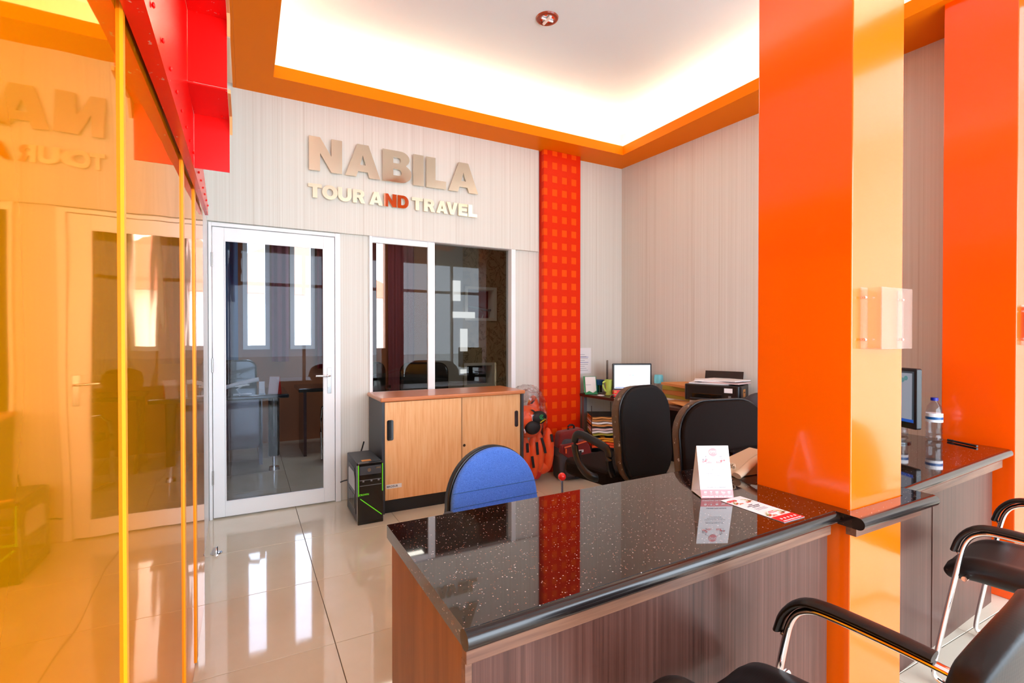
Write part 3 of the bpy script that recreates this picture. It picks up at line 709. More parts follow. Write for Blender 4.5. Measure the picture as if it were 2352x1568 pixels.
# ---------------------------------------------------------------- acrylic brochure holders
t = thing('brochure_holder', 'clear acrylic brochure pocket screwed to the large orange column', 'brochure holder', (1.862, .873, 1.262))
ac = MB(); W2 = .134; Hh = .197
ac.bx((-W2, -.004, 0), (-W2 + .04, -.001, Hh)); ac.bx((W2 - .04, -.004, 0), (W2, -.001, Hh))
ac.bx((-W2 + .038, -.045, 0), (-W2 + .041, -.001, Hh)); ac.bx((W2 - .041, -.045, 0), (W2 - .038, -.001, Hh))
ac.bx((-W2 + .038, -.045, 0), (W2 - .038, -.042, Hh)); ac.bx((-W2 + .038, -.045, 0), (W2 - .038, -.001, .003))
ac.build('pocket', 'acrylic', t)
for sx in (-1, 1):
    for z in (.03, Hh - .032): MB().sph((sx * (W2 - .017), -.008, z), .0055, 12).build('screw_cap', 'chrome', t, smooth=True)
h2 = dup(t, (3.50, .973, 1.262), 0, 'acrylic brochure pocket on the far column at right edge')
MB().bx((-.09, -.03, .02), (.09, -.022, .19)).build('brochure', 'red_plastic', h2)

# ---------------------------------------------------------------- second counter things
def monitor(loc_, rz, label, w_, h_, zc_, screen):
    t = thing('monitor', label, 'monitor', loc_, rz)
    MB().prism(rrect(w_, h_, .01), -.014, .014, Matrix.Translation((0, 0, zc_)) @ UP).build('casing', 'black_plastic', t, bevel=.004)
    s_ = MB().bx((-w_ / 2 + .016, -.0155, zc_ - h_ / 2 + .032), (w_ / 2 - .016, -.014, zc_ + h_ / 2 - .016)).build('screen', screen, t)
    MB().bx((-.03, .0, .01), (.03, .03, zc_)).build('stand', 'black_plastic', t, bevel=.004)
    MB().lathe([(.11, 0), (.11, .008), (.03, .018), (0, .018)], (0, .02, 0)).build('foot', 'black_gloss', t, smooth=True)
    return t
mat('screen_white', (236, 246, 250), .3, emis=(232, 244, 250), es=.85)
mat('screen_dark', (40, 52, 60), .3, emis=(50, 64, 74), es=.6)
mat('screen_grey', (130, 145, 160), .3, emis=(130, 148, 165), es=.5)
mat('screen_blue', (20, 70, 160), .3, emis=(24, 80, 170), es=.6)
for n_, c_ in (('g_blue', (66, 133, 244)), ('g_red', (234, 67, 53)), ('g_yellow', (251, 188, 5)), ('g_green', (52, 168, 83))): mat(n_, c_, .4, emis=c_, es=.5)
t = monitor((2.99, 1.40, .751), R(-115), 'black monitor with dark desktop behind the big column', .46, .30, .245, 'screen_dark')
zc_ = .245; F2 = Matrix.Translation((0, -.0158, zc_)) @ UP
MB().bx((.10, -.115, 0), (.205, .125, .0004)).xf(F2).build('window_panel', 'screen_grey', t)
MB().bx((-.214, -.118, .0001), (.214, -.103, .0006)).xf(F2).build('taskbar', 'screen_blue', t)
ic = MB()
for k, (x, y) in enumerate(((.13, .10), (.15, .09), (.17, .10))): ic.lathe([(0, .0012), (.012, .0012), (.010, .0006)], (x, y, 0), 10)
ic.xf(F2).build('icon', 'cyan', t)
tag(MB().box((0, 0, 0), (.075, .002, .05)).build('sticky_note', 'yellow_note', loc=(2.907, 1.315, .862)), 'yellow sticky note on the bottom edge of the right monitor', 'note').rotation_euler = (0, 0, R(-115))
def bottle(loc_, h_, label, r_=.032):
    t = thing('water_bottle', label, 'bottle', loc_)
    p = [(r_ * .8, 0), (r_, .008), (r_, h_ * .12), (r_ * .93, h_ * .15), (r_, h_ * .18), (r_ * .93, h_ * .24), (r_, h_ * .28), (r_ * .94, h_ * .34), (r_, h_ * .40), (r_, h_ * .66), (r_ * .85, h_ * .80), (r_ * .42, h_ * .90), (r_ * .40, h_ * .93)]
    MB().lathe(p, n=24).build('body', 'bottle_plastic', t, smooth=True)
    MB().cyl((0, 0, h_ * .93), (0, 0, h_), r_ * .46).build('cap', 'blue_cap', t, bevel=.001)
    MB().lathe([(r_ + .0008, h_ * .44), (r_ + .0008, h_ * .64)], n=24).build('label', 'paper', t, smooth=True)
    MB().lathe([(r_ + .0014, h_ * .50), (r_ + .0014, h_ * .56)], n=24).build('label_band', 'blue_plastic', t, smooth=True)
    return t
bottle((3.225, 1.262, .751), .228, 'clear water bottle with blue cap beside the right monitor', .036)
bottle((3.24, 1.42, .751), .235, 'second blue-capped water bottle tucked behind the first', .033)
t = thing('pen', 'black pen lying on the far counter against the column', 'pen', (3.238, 1.148, .757), R(66))
MB().cyl((-.075, 0, 0), (.05, 0, 0), .0055, n=12).build('barrel', 'black_plastic', t, smooth=True); MB().cyl((.05, 0, 0), (.078, 0, 0), .0065, n=12).build('pen_cap', 'black_gloss', t, smooth=True)
t = thing('wire', 'thin grey wire hanging from the orange beam beside the column', 'wire', (3.35, 2.2, 3.0))
w0 = Vector((3.30, 1.44, 3.02)) 
MB().tube([(0, 0, .10), (.02, -.003, -.05), (.03, -.006, -.2), (.03, -.006, -.36), (.0, 0, -.50)], .0045, n=8, smooth=2).build('strand', 'grey_metal', t, smooth=True)
MB().box((.0, -.008, .12), (.07, .002, .03), Matrix.Rotation(R(12), 3, 'Y')).build('tape', 'paper', t)
t.location = (3.262, 1.49, 3.03)

# ---------------------------------------------------------------- visitor chairs (leather, flat chrome tube)
def visitor_chair(label, loc_, rz):
    t = thing('visitor_chair', label, 'chair', loc_, rz, 'black leather visitor chairs with chrome arms')
    # seat: soft pad with a drop at the front
    n, mfr = 14, 12; s_ = MB(); vt = []
    for i in range(n + 1):
        row = []
        for j_ in range(mfr + 1):
            u, v = i / n * 2 - 1, j_ / mfr * 2 - 1
            su = math.copysign(abs(u) ** .8, u)
            x = .235 * su * math.sqrt(max(0, 1 - v * v * .16)); y = .025 + .262 * v * math.sqrt(max(0, 1 - u * u * .10))
            e = (max(abs(u), abs(v))) ** 6
            z = .486 - .045 * e - .012 * max(0, v) ** 2.2 - .012 * (1 - u * u) + (.006 if abs(abs(u) - .55) < .1 else 0)
            row.append(s_.bm.verts.new((x, y, z)))
        vt.append(row)
    for i in range(n):
        for j_ in range(mfr): s_.bm.faces.new((vt[i][j_], vt[i + 1][j_], vt[i + 1][j_ + 1], vt[i][j_ + 1]))
    so_ = s_.build('seat', 'leather', t, smooth=True, sub=2, sharp=False); sm = so_.modifiers.new('solid', 'SOLIDIFY'); sm.thickness = .055; sm.offset = -1
    so_.modifiers.move(1, 0)
    # backrest: curved pad, rounded top corners, flutes
    b2 = MB(); cols, rws = 18, 18; grid = []
    for i in range(cols + 1):
        row = []
        for j_ in range(rws + 1):
            a_, c_ = i / cols * 2 - 1, j_ / rws * 2 - 1
            # square to rounded square, so that the corners run round
            u = a_ * math.sqrt(1 - .36 * c_ * c_); v = c_ * math.sqrt(1 - .36 * a_ * a_)
            x = .232 * u * (1 - .07 * max(0, v)); h_ = (v + 1) / 2
            z = .465 + .435 * h_ - .02 * abs(u) ** 3 * h_; y = -.205 - .085 * h_ + .035 * u * u - .018 * math.sin(h_ * PI)
            row.append(b2.bm.verts.new((x, y, z)))
        grid.append(row)
    for i in range(cols):
        for j_ in range(rws): b2.bm.faces.new((grid[i][j_], grid[i + 1][j_], grid[i + 1][j_ + 1], grid[i][j_ + 1]))
    bo = b2.build('backrest', 'leather', t, smooth=True, sub=2, sharp=False); sm = bo.modifiers.new('solid', 'SOLIDIFY'); sm.thickness = .042; sm.offset = 0
    bo.modifiers.move(1, 0)
    sm_ = MB().tube([(-.21 + .42 * k / 16, .245 * math.sqrt(1 - (k / 8 - 1) ** 2 * .10) + .018, .425) for k in range(17)], .003, n=6).build('seam', 'black_plastic', t, smooth=True)
    for sx in (-1, 1):
        X = .262 * sx
        # one flat-oval tube: floor skid, front leg, arm, down to the back
        pts = [(X, -.24, .013), (X, .20, .013), (X, .27, .018), (X, .275, .06), (X, .205, .48), (X, .185, .575), (X, .14, .612), (X, .08, .616), (X, -.14, .606), (X, -.22, .585), (X * .95, -.265, .54), (X * .88, -.25, .47)]
        MB().tube(pts, .0085, n=14, r2=.0145, up=(1, 0, 0), smooth=3).build('arm_frame', 'chrome', t, smooth=True)
        pd = [(X, .218, .525), (X, .203, .578), (X, .16, .625), (X, .10, .634), (X, -.02, .630), (X, -.11, .623)]
        MB().tube(pd, .010, n=14, r2=.024, up=(1, 0, 0), smooth=2).build('arm_pad', 'leather', t, smooth=True)
        MB().sph((X - sx * .0, .205, .52), (.014, .006, .006), 10).build('screw', 'steel', t, smooth=True)
    MB().tube([(-.255, .19, .425), (.255, .19, .425)], .009, n=12).build('seat_bar', 'chrome', t, smooth=True)
    MB().tube([(-.262, -.24, .013), (.262, -.24, .013)], .0125, n=12).build('rear_bar', 'chrome', t, smooth=True)
    return t
ch = visitor_chair('black leather visitor chair with chrome arms, nearest the camera in front of the counter', (1.01, .58, 0), R(6))
dup(ch, (2.56, .64, 0), R(6), 'black leather visitor chair with chrome arms at the second counter, right edge')

# ---------------------------------------------------------------- blue task chair
def star_base(t, zseat, m='black_plastic'):
    MB().cyl((0, 0, .10), (0, 0, zseat - .06), .025).build('gas_column', m, t, smooth=True)
    for k in range(5):
        a = 2 * PI * k / 5 + .3; c, s_ = math.cos(a), math.sin(a)
        l = MB().tube([(0, 0, .11), (c * .26, s_ * .26, .075)], .022, n=8, r2=.016).build('base_arm', m, t, smooth=True)
        MB().cyl((c * .26 - s_ * .02, s_ * .26 + c * .02, .028), (c * .26 + s_ * .02, s_ * .26 - c * .02, .028), .028, n=16).build('caster', 'rubber', l, smooth=True)
t = thing('task_chair', 'blue fabric task chair with rounded back behind the counter', 'chair', (1.07, 2.02, 0), R(3))
star_base(t, .42)
MB().prism(rrect(.46, .44, .10, 6), .38, .45, Matrix.Translation((0, -.0, 0))).build('seat', 'blue_fabric', t, bevel=.02, seg=3)
bp_ = arc(0, .55, .245, .265, 0, 180, 30) + [(-.25, .52), (-.235, .46), (-.19, .43), (.19, .43), (.235, .46), (.25, .52)]
def sq(p): return [(x, y) for x, y in p]
t2 = Matrix.Translation((0, .10, -.042)) @ Matrix.Rotation(R(-6), 4, 'X') @ UP
MB().prism(sq(bp_), -.030, .012, t2).build('back_shell', 'black_plastic', t, bevel=.008, seg=3)
ins = [(x * .965, .60 + (y - .60) * .965) for x, y in bp_]
MB().prism(ins, .010, .045, t2).build('back_cushion', 'blue_fabric', t, bevel=.018, seg=4)
for y in (.62, .555):
    xw = .232
    MB().tube([tuple(t2 @ Vector((x, y, .0458))) for x in (-xw, -.1, 0, .1, xw)], .0016, n=6).build('seam', 'blue_plastic', t)
MB().tube([(0, .15, .55), (0, .17, .42), (0, .02, .36)], .02, n=10, r2=.01, smooth=1).build('back_bracket', 'black_plastic', t, smooth=True)
MB().sph((-.27, .08, .50), (.03, .022, .02), 14).build('adjust_knob', 'dark_grey', t, smooth=True)

# ---------------------------------------------------------------- black manager chairs
def manager_chair(label, loc_, rz, rear, w_, arm=True, ztop=.98):
    t = thing('office_chair', label, 'chair', loc_, rz)
    star_base(t, .45)
    MB().prism(rrect(w_, .50, .10, 6), .38, .48).build('seat', 'old_leather_front', t, bevel=.03, seg=3)
    hb = ztop - .40
    prof = [(x, y) for x, y in rrect(w_, hb, .17, 8)]
    prof = [(x * (1 - .10 * (y < 0) * (-y / hb)), y) for x, y in prof]
    mt = Matrix.Translation((0, -.27, .40 + hb / 2)) @ Matrix.Rotation(R(-5), 4, 'X') @ UP
    MB().prism([(x * .97, y * .97) for x, y in prof], .01, .045, mt).build('back_shell', rear, t, bevel=.012, seg=3)
    MB().prism(prof, -.05, .02, mt).build('backrest', 'old_leather', t, bevel=.025, seg=4, label='worn brown-black leather cushion')
    ed = [tuple(mt @ Vector((x * .985, y * .985, .02))) for x, y in prof]
    MB().tube(ed + [ed[0]], .006, n=8, up=(0, 1, 0)).build('piping', 'black_plastic', t, smooth=True)
    if arm:
        for sx in (-1, 1):
            X = sx * (w_ / 2 + .04)
            MB().tube([(X * .8, -.22, .47), (X, -.24, .54), (X, -.24, .62), (X, -.20, .645), (X, .0, .69), (X, .05, .67), (X, .06, .60), (X, .02, .49), (X, -.08, .43), (X * .7, -.12, .42)], .018, n=10, r2=.026, smooth=2).build('armrest', 'black_plastic', t, smooth=True)
    return t
manager_chair('black high-backed office chair seen from behind at the corner desk', (2.14, 2.60, 0), R(8), 'black_fabric', .47, True, 1.0)
# second one faces the camera side: the smooth front of its back shows
t = manager_chair('worn dark brown leather office chair behind the counter by the orange column', (2.13, 2.15, 0), R(-10), 'old_leather_front', .54, False, .985)
t.location = (2.18, 1.98, 0)

# ---------------------------------------------------------------- low cabinet and PC tower
t = thing('cabinet', 'low beech sliding-door cabinet with charcoal sides under the window', 'cabinet', (1.468, 3.64, 0))
W3, D3, H3 = .595, .43, .855
MB().bx((-W3, .0, .0), (-W3 + .02, D3, H3 - .03)).bx((W3 - .02, 0, 0), (W3, D3, H3 - .03)).bx((-W3, D3 - .02, 0), (W3, D3, H3 - .03)).bx((-W3, .03, .08), (W3, D3, .11)).build('carcass', 'dark_grey', t)
MB().bx((-W3 + .02, .02, 0), (W3 - .02, .04, .09)).build('plinth', 'black_plastic', t)
MB().bx((-W3 - .012, -.018, H3 - .03), (W3 + .008, D3 + .01, H3)).build('cabinet_top', 'beech_top', t, bevel=.009, seg=3)
d1 = MB().bx((-W3 + .022, -.002, .10), (.03, .016, H3 - .034)).build('sliding_door', 'beech', t, bevel=.001)
d2 = MB().bx((.01, .02, .10), (W3 - .022, .036, H3 - .034)).build('sliding_door', 'beech', t, bevel=.001)
MB().bx((.0305, -.0035, .10), (.0345, .017, H3 - .034)).build('edge_strip', 'walnut_side', d1)
MB().prism(rrect(.048, .15, .012), -.001, .004, Matrix.Translation((-W3 + .06, -.003, .615)) @ UP).build('recess_handle', 'black_gloss', d1, bevel=.001)
MB().prism(rrect(.032, .135, .012), -.001, .004, Matrix.Translation((W3 - .06, .019, .615)) @ UP).build('recess_handle', 'black_gloss', d2, bevel=.001)
MB().cyl((.06, .02, .44), (.06, .012, .44), .011).build('lock', 'chrome', d2, smooth=True)
MB().bx((-W3 + .03, -.004, .185), (-W3 + .145, -.0025, .215)).build('label_strip', 'paper', d1)
text('BROSUR', .022, 'ink', d1, Matrix.Translation((-W3 + .075, -.0045, .199)) @ UP, .02)

t = thing('computer_tower', 'black desktop computer tower with lime green stripes beside the cabinet', 'computer', (.762, 3.52, 0))
w3, d3, h3 = .088, .39, .425
MB().bx((-w3, .02, .012), (w3, d3, h3)).build('case', 'dark_grey', t, bevel=.006)
MB().prism([(-w3, 0), (-w3, .41), (-w3 + .01, h3 + .002), (w3 - .01, h3 + .002), (w3, .41), (w3, 0)], -.022, .012, UP).build('front_bezel', 'black_gloss', t, bevel=.004)
MB().bx((-w3 + .014, -.016, .345), (w3 - .014, -.011, .405)).build('port_panel', 'dark_grey', t, bevel=.002)
MB().lathe([(.013, 0), (.013, .003), (0, .003)], n=20).xf(Matrix.Translation((-.01, -.0165, .378)) @ Matrix.Rotation(R(90), 4, 'X')).build('power_button', 'chrome', t, smooth=True)
MB().prism(rrect(.036, .012, .005), 0, .003, Matrix.Translation((.052, -.014, .388)) @ UP).build('badge', 'chrome', t)
for z in (.31, .272): MB().bx((-w3 + .016, -.0155, z - .003), (w3 - .014, -.012, z)).build('drive_bay_line', 'grey_metal', t)
for x in (-.055, .0, .05): MB().bx((x, -.016, .296), (x + .012, -.012, .306)).build('port', 'grey_metal', t)
for x, z0 in ((-w3 + .004, .20), (w3 - .008, .22)): MB().bx((x, -.0155, z0), (x + .005, -.011, h3 - .012)).build('green_stripe', 'green_led', t)
MB().prism([(-w3 + .018, .185), (w3 - .012, .058), (w3 - .012, .051), (-w3 + .018, .178)], 0, .002, Matrix.Translation((0, -.0125, 0)) @ UP).build('green_stripe', 'green_led', t)
text('CROWN', .017, 'green_led', t, Matrix.Translation((-.045, -.0135, .208)) @ UP, .02)
MB().bx((-.045, .05, h3), (.02, .09, h3 + .0015)).build('sticker', 'kraft', t)
MB().prism([(.05, .06), (.30, .06), (.34, .11), (.34, .33), (.30, .375), (.10, .375), (.05, .32)], 0, .004, Matrix.Translation((-w3 - .003, 0, 0)) @ Matrix(((0, 0, 1, 0), (1, 0, 0, 0), (0, 1, 0, 0), (0, 0, 0, 1)))).build('side_frame', 'black_plastic', t, bevel=.002)
MB().prism([(.08, .22), (.30, .22), (.30, .33), (.28, .345), (.11, .345), (.08, .30)], 0, .003, Matrix.Translation((-w3 - .005, 0, 0)) @ Matrix(((0, 0, 1, 0), (1, 0, 0, 0), (0, 1, 0, 0), (0, 0, 0, 1)))).build('side_window', 'grey_jamb', t)
gr = MB()
for k in range(7): gr.bx((-w3 - .006, .09 + .03 * k, .09), (-w3 - .002, .105 + .03 * k, .19))
gr.build('side_grille', 'black_gloss', t)
MB().tube([(-.13, .44, .19), (-.09, .445, .20), (-.02, .43, .20), (.0, .40, .19)], .005, n=8, smooth=2).build('cable', 'black_plastic', t, smooth=True)
MB().tube([(.0, d3, .38), (.03, .44, .42), (.06, .50, .47)], .006, n=8, smooth=2).build('cable', 'black_plastic', t, smooth=True)

t = thing('door_stop', 'small half-dome chrome door stop on the floor', 'door stop', (-.162, 3.465, 0))
MB().lathe([(.032, 0), (.032, .004), (.028, .006), (0, .006)]).build('base', 'chrome', t, smooth=True)
hd = MB().sph((0, 0, .008), (.026, .026, .030), 20)
bmesh.ops.bisect_plane(hd.bm, geom=hd.bm.verts[:] + hd.bm.edges[:] + hd.bm.faces[:], plane_co=(.004, 0, 0), plane_no=(1, 0, 0), clear_outer=True)
hd.build('half_dome', 'chrome', t, smooth=True); MB().box((.006, 0, .02), (.004, .03, .03)).build('bumper', 'rubber', t, bevel=.002)

# ---------------------------------------------------------------- life jackets in plastic
def jacket(label, loc_, rz, lobes, straps, emblem=False, tilt=0):
    t = thing('life_jacket', label, 'life jacket', loc_, rz, 'orange life jackets beside the cabinet')
    t.rotation_euler = (0, R(tilt), rz)
    mb = MB()
    for c_, r_ in lobes: mb.sph(c_, r_, 24)
    mb.build('foam_body', 'puffy_orange', t, smooth=True)
    for p in straps: MB().ribbon(p, (1, 0, 0), .024, .004).build('strap', 'strap_black', t)
    if emblem:
        MB().sph((.055, -.062, .045), (.080, .045, .058), 24).build('collar_patch', 'strap_black', t, smooth=True, label='black collar patch with green emblem')
        MB().sph((-.01, -.075, -.035), (.075, .035, .060), 24).build('collar_patch', 'strap_black', t, smooth=True, label='black lower patch')
        e = Matrix.Translation((.060, -.1085, .055)) @ Matrix.Rotation(R(-8), 4, 'X') @ UP
        curve_mesh([arc(0, 0, .022, .022, 30, 330, 20) + arc(0, .002, .014, .014, 330, 30, 16)], 'emblem', 'green_plastic', t, e, .001)
        curve_mesh([[(-.012, -.008), (0, .014), (.014, .004), (.004, .002), (.0, -.01)]], 'emblem', 'green_plastic', t, e, .001)
        text('NABILA', .018, 'yellow_note', t, Matrix.Translation((.072, -.107, .022)) @ Matrix.Rotation(R(-28), 4, 'Y') @ UP, .02)
    return t
# lower standing pair
jacket('orange life jacket standing lowest left, half hidden by the cabinet', (2.20, 3.78, 0), 0,
       [((-.05, 0, .25), (.055, .055, .19)), ((.04, 0, .24), (.055, .055, .20)), ((-.02, .03, .10), (.09, .06, .09))],
       [[(-.05, -.052, .38), (-.05, -.06, .30)], [(.045, -.054, .38), (.05, -.062, .27)], [(.0, -.05, .26), (.01, -.06, .16)]])
jacket('orange life jacket standing lower right, beside the red backpack', (2.36, 3.80, 0), 0,
       [((-.055, 0, .27), (.054, .06, .19)), ((.05, .01, .28), (.056, .06, .20)), ((.0, .03, .12), (.085, .06, .06))],
       [[(-.055, -.055, .41), (-.03, -.066, .32), (-.02, -.066, .27)], [(.052, -.05, .43), (.06, -.055, .36)]])
jacket('orange life jacket wrapped in clear plastic on top of the pile', (2.19, 3.76, .555), 0,
       [((-.03, 0, .03), (.145, .08, .12)), ((.0, 0, -.05), (.12, .07, .085))], [[(-.02, -.07, .12), (.02, -.075, .09)]], True)
jacket('orange life jacket standing upright at the back of the pile', (2.31, 3.90, .50), 0,
       [((0, 0, .09), (.068, .05, .18)), ((.02, -.02, -.02), (.05, .05, .09))], [[(.055, -.045, .0), (.066, -.05, -.09)], [(-.02, -.05, .23), (-.05, -.05, .20)]])
tag(MB().sph((2.26, 3.84, .09), (.10, .07, .085), 20).build('cloth_bundle', 'red_print', smooth=True), 'crumpled dark orange bag under the life jackets', 'bag')
# crumpled clear film over the pile
fb = MB(); bmesh.ops.create_icosphere(fb.bm, subdivisions=4, radius=1)
rr = random.Random(5)
for v in fb.bm.verts:
    n3 = .10 * math.sin(v.co.x * 9 + v.co.z * 7) * math.cos(v.co.y * 8 + v.co.z * 5) + rr.uniform(-.045, .045)
    v.co = v.co * (1 + n3); v.co = Vector((v.co.x * .19, v.co.y * .125, v.co.z * .235 + (.03 if v.co.z > 0 else 0)))
tag(fb.build('plastic_wrap', 'film', loc=(2.20, 3.80, .57)), 'crumpled clear plastic bag around the upper life jackets', 'plastic bag')
fb = MB(); bmesh.ops.create_icosphere(fb.bm, subdivisions=4, radius=1)
for v in fb.bm.verts:
    n3 = .12 * math.sin(v.co.x * 11 + v.co.z * 6) * math.cos(v.co.y * 9 - v.co.z * 4) + rr.uniform(-.06, .06)
    v.co = v.co * (1 + n3); v.co = Vector((v.co.x * .135, v.co.y * .08, v.co.z * .075))
m = mat('film_white', (236, 214, 208), .35, trans=0, spec=.6)
tag(fb.build('film_knot', 'film', loc=(2.20, 3.84, .80)), 'gathered knot of clear plastic at top of the life jacket pile', 'plastic bag')

# ---------------------------------------------------------------- backpack
t = thing('backpack', 'dark red and grey backpack leaning on the checked pillar', 'backpack', (2.66, 3.80, 0), R(-8))
def soft(poly, y0, y1, nm, m_, bev=.03, **k): return MB().prism(poly, y0, y1, UP).build(nm, m_, t, bevel=bev, seg=4, **k)
soft([(-.155, .0), (.16, 0), (.15, .24), (.12, .36), (-.12, .38), (-.17, .22)], -.08, .10, 'body', 'grey_fabric', .035)
soft([(-.15, .33), (.10, .36), (.14, .30), (.16, .22), (-.02, .15), (-.04, .18), (-.16, .26)], .06, .115, 'flap', 'maroon_fabric', .012)
soft([(-.16, .28), (-.14, .43), (.10, .46), (.15, .33), (.02, .30)], -.06, .075, 'top_section', 'maroon_fabric', .03)
soft([(-.12, .04), (.12, .04), (.11, .16), (-.12, .17)], .10, .14, 'front_pocket', 'grey_fabric', .02)
MB().ribbon([(-.13, -.128, .31), (.0, -.135, .335), (.11, -.125, .355)], (0, .3, 1), .012, .003).build('zip_trim', 'orange_trim', t)
MB().ribbon([(-.08, -.148, .175), (.0, -.152, .17), (.10, -.145, .175)], (0, 0, 1), .012, .003).build('zip_trim', 'orange_trim', t)
MB().ribbon([(.03, -.13, .27), (.01, -.155, .16), (-.03, -.152, .04)], (1, 0, 0), .022, .004).build('strap', 'strap_black', t)
MB().ribbon([(.12, .02, .02), (.24, -.04, .008), (.30, -.06, .004)], (0, 1, 0), .02, .003).build('strap', 'strap_black', t)
MB().tube([(-.03, 0, .44), (-.03, 0, .485), (.03, 0, .485), (.03, 0, .445)], .009, n=8, smooth=1).build('grab_handle', 'strap_black', t, smooth=True)
MB().box((.04, -.120, .265), (.05, .003, .022)).build('patch', 'paper', t); text('URBAN', .013, 'ink', t, Matrix.Translation((.04, -.123, .265)) @ UP)
MB().box((.04, -.145, .07), (.05, .004, .05), Matrix.Rotation(R(45), 3, 'Y')).build('leather_patch', 'orange_trim', t)
for x, z in ((-.12, .30), (-.06, .155)): MB().box((x, -.14, z - .02), (.012, .006, .04)).build('zip_pull', 'orange_trim', t)

t = thing('rod', 'thin steel rod with a red ball tip behind the counter', 'rod', (1.47, 2.16, 0))
MB().cyl((0, 0, .012), (-.015, 0, .555), .0055, n=10).build('shaft', 'steel', t, smooth=True)
MB().sph((-.015, 0, .57), .021).build('ball', 'red_plastic', t, smooth=True)
MB().lathe([(.07, 0), (.07, .006), (.012, .014), (0, .014)]).build('base', 'steel', t, smooth=True)
for k, (x, y, a, lb) in enumerate(((3.03, 3.47, 20, 'pink rubber sandal under the desk, left one'), (3.16, 3.36, -12, 'pink rubber sandal under the desk, right one'))):
    t = thing('sandal', lb, 'sandal', (x, y, 0), R(a + 70))
    MB().prism([(.045 * math.cos(q) * (1 + .12 * math.sin(q)), .12 * math.sin(q)) for q in [2 * PI * i / 24 for i in range(24)]], 0, .018).build('sole', 'slipper', t, bevel=.004)
    MB().tube([(-.04, .0, .018), (0, .05, .035), (.04, 0, .018)], .006, n=8, smooth=2).build('strap', 'red_plastic', t, smooth=True)

# ---------------------------------------------------------------- corner desk
t = thing('corner_desk', 'dark desk along the right wall crowded with papers', 'desk', (3.2, 3.0, 0))
dx = lambda p: [(x - 3.2, y - 3.0) for x, y in p]
MB().prism(dx([(2.925, 4.06), (2.925, 3.95), (3.05, 2.10), (3.62, 2.10), (3.515, 4.06)]), .715, .74).build('desktop', 'desk_edge', t, bevel=.003)
for x, y in ((2.96, 4.0), (3.09, 2.16), (3.55, 2.16), (3.47, 4.0)): MB().bx((x - 3.2 - .018, y - 3.0 - .018, 0), (x - 3.2 + .018, y - 3.0 + .018, .715)).build('leg', 'grey_metal', t)
MB().prism(dx([(3.44, 4.02), (3.55, 2.14), (3.56, 2.14), (3.45, 4.02)]), .15, .70).build('back_panel', 'black_plastic', t)
ZD = .741
# wire rack of paper trays under the desk, with its folders
t = thing('letter_tray_stack', 'black wire tray stack full of folders under the desk', 'tray', (3.015, 3.80, .16), R(-28))
for k in range(4):
    z = .10 + .10 * k; q = MB()
    q.bx((-.12, -.15, z), (.12, .15, z + .003)); q.build('tray', 'black_plastic', t)
for x, y in ((-.12, -.15), (.12, -.15), (-.12, .15), (.12, .15)): MB().cyl((x, y, .08), (x, y, .50), .003, n=8).build('wire_post', 'black_plastic', t)
cols = ['folder_orange', 'folder_orange', 'folder_amber', 'folder_amber', 'folder_olive', 'paper', 'paper_pink', 'kraft', 'paper', 'kraft_dark', 'kraft']
lbs = ['lowest bright orange folder in the tray stack', 'second bright orange folder up the tray stack', 'lower amber folder above the orange ones', 'upper amber folder in the tray stack', 'olive folder in the middle of the tray stack', 'white paper sheaf above the olive folder', 'pale pink paper sheaf in the tray stack', 'brown folder between the paper sheaves', 'upper white paper sheaf in the tray stack', 'dark brown folder near the top of the stack', 'brown folder at the very top of the tray stack']
zz = .265
rt = Matrix.Rotation(R(-28), 4, 'Z')
for k, (c_, lb) in enumerate(zip(cols, lbs)):
    if k in (4, 7): zz += .012
    h_ = .024 if k < 2 else .020
    q = MB(); n = 8
    top = [(-.113 + .226 * i / n, .004 * math.sin(i * 1.3 + k)) for i in range(n + 1)]
    poly = top + [(x, y + h_ * .8) for x, y in top[::-1]]
    q.prism(poly, -.145, .145, UP)
    o = tag(q.build('folder' if 'folder' in lb else 'paper_sheaf', c_, loc=(3.015 + random.uniform(-.005, .005), 3.80, zz)), lb, 'folder' if 'folder' in lb else 'paper', 'folders in the tray stack')
    o.rotation_euler = (0, 0, R(-28 + random.uniform(-1.5, 1.5))); zz += h_ + .004
t = thing('computer_tower', 'black computer lying under the desk with a blue light', 'computer', (3.01, 3.78, 0), R(-28))
MB().bx((-.15, -.17, .06), (.15, .17, .235)).build('case', 'black_plastic', t, bevel=.005); MB().sph((-.08, -.172, .19), .006, 8).build('power_light', mat('blue_led', (90, 120, 255), .4, emis=(90, 120, 255), es=3), t)
for x in (-.12, .12): MB().bx((x - .02, -.15, 0), (x + .02, .15, .06)).build('foot', 'black_plastic', t)

monitor((3.27, 3.66, ZD), R(-22), 'black monitor showing a white search page on the corner desk', .385, .27, .172, 'screen_white')
mt_ = [o for o in C.objects if o.name.startswith('monitor')][-1]
F3 = Matrix.Translation((0, -.0162, .172)) @ UP
for i, (ch_, c_) in enumerate(zip('Google', ('g_blue', 'g_red', 'g_yellow', 'g_blue', 'g_green', 'g_red'))):
    text(ch_, .024, c_, mt_, F3 @ Matrix.Translation((-.034 + .0135 * i, .025, 0)), .0)
tk = MB()
for k in range(5): tk.bx((-.058 + .028 * k, -.028, 0), (-.053 + .028 * k, -.023, .0004)).bx((-.058 + .028 * k, -.060, 0), (-.053 + .028 * k, -.055, .0004))
tk.bx((-.04, .0, 0), (.04, .0012, .0004)); tk.xf(F3).build('page_icons', 'grey_ink', mt_)
MB().bx((-.17, -.098, 0), (.17, -.092, .0004)).xf(F3).build('taskbar', 'screen_blue', mt_)

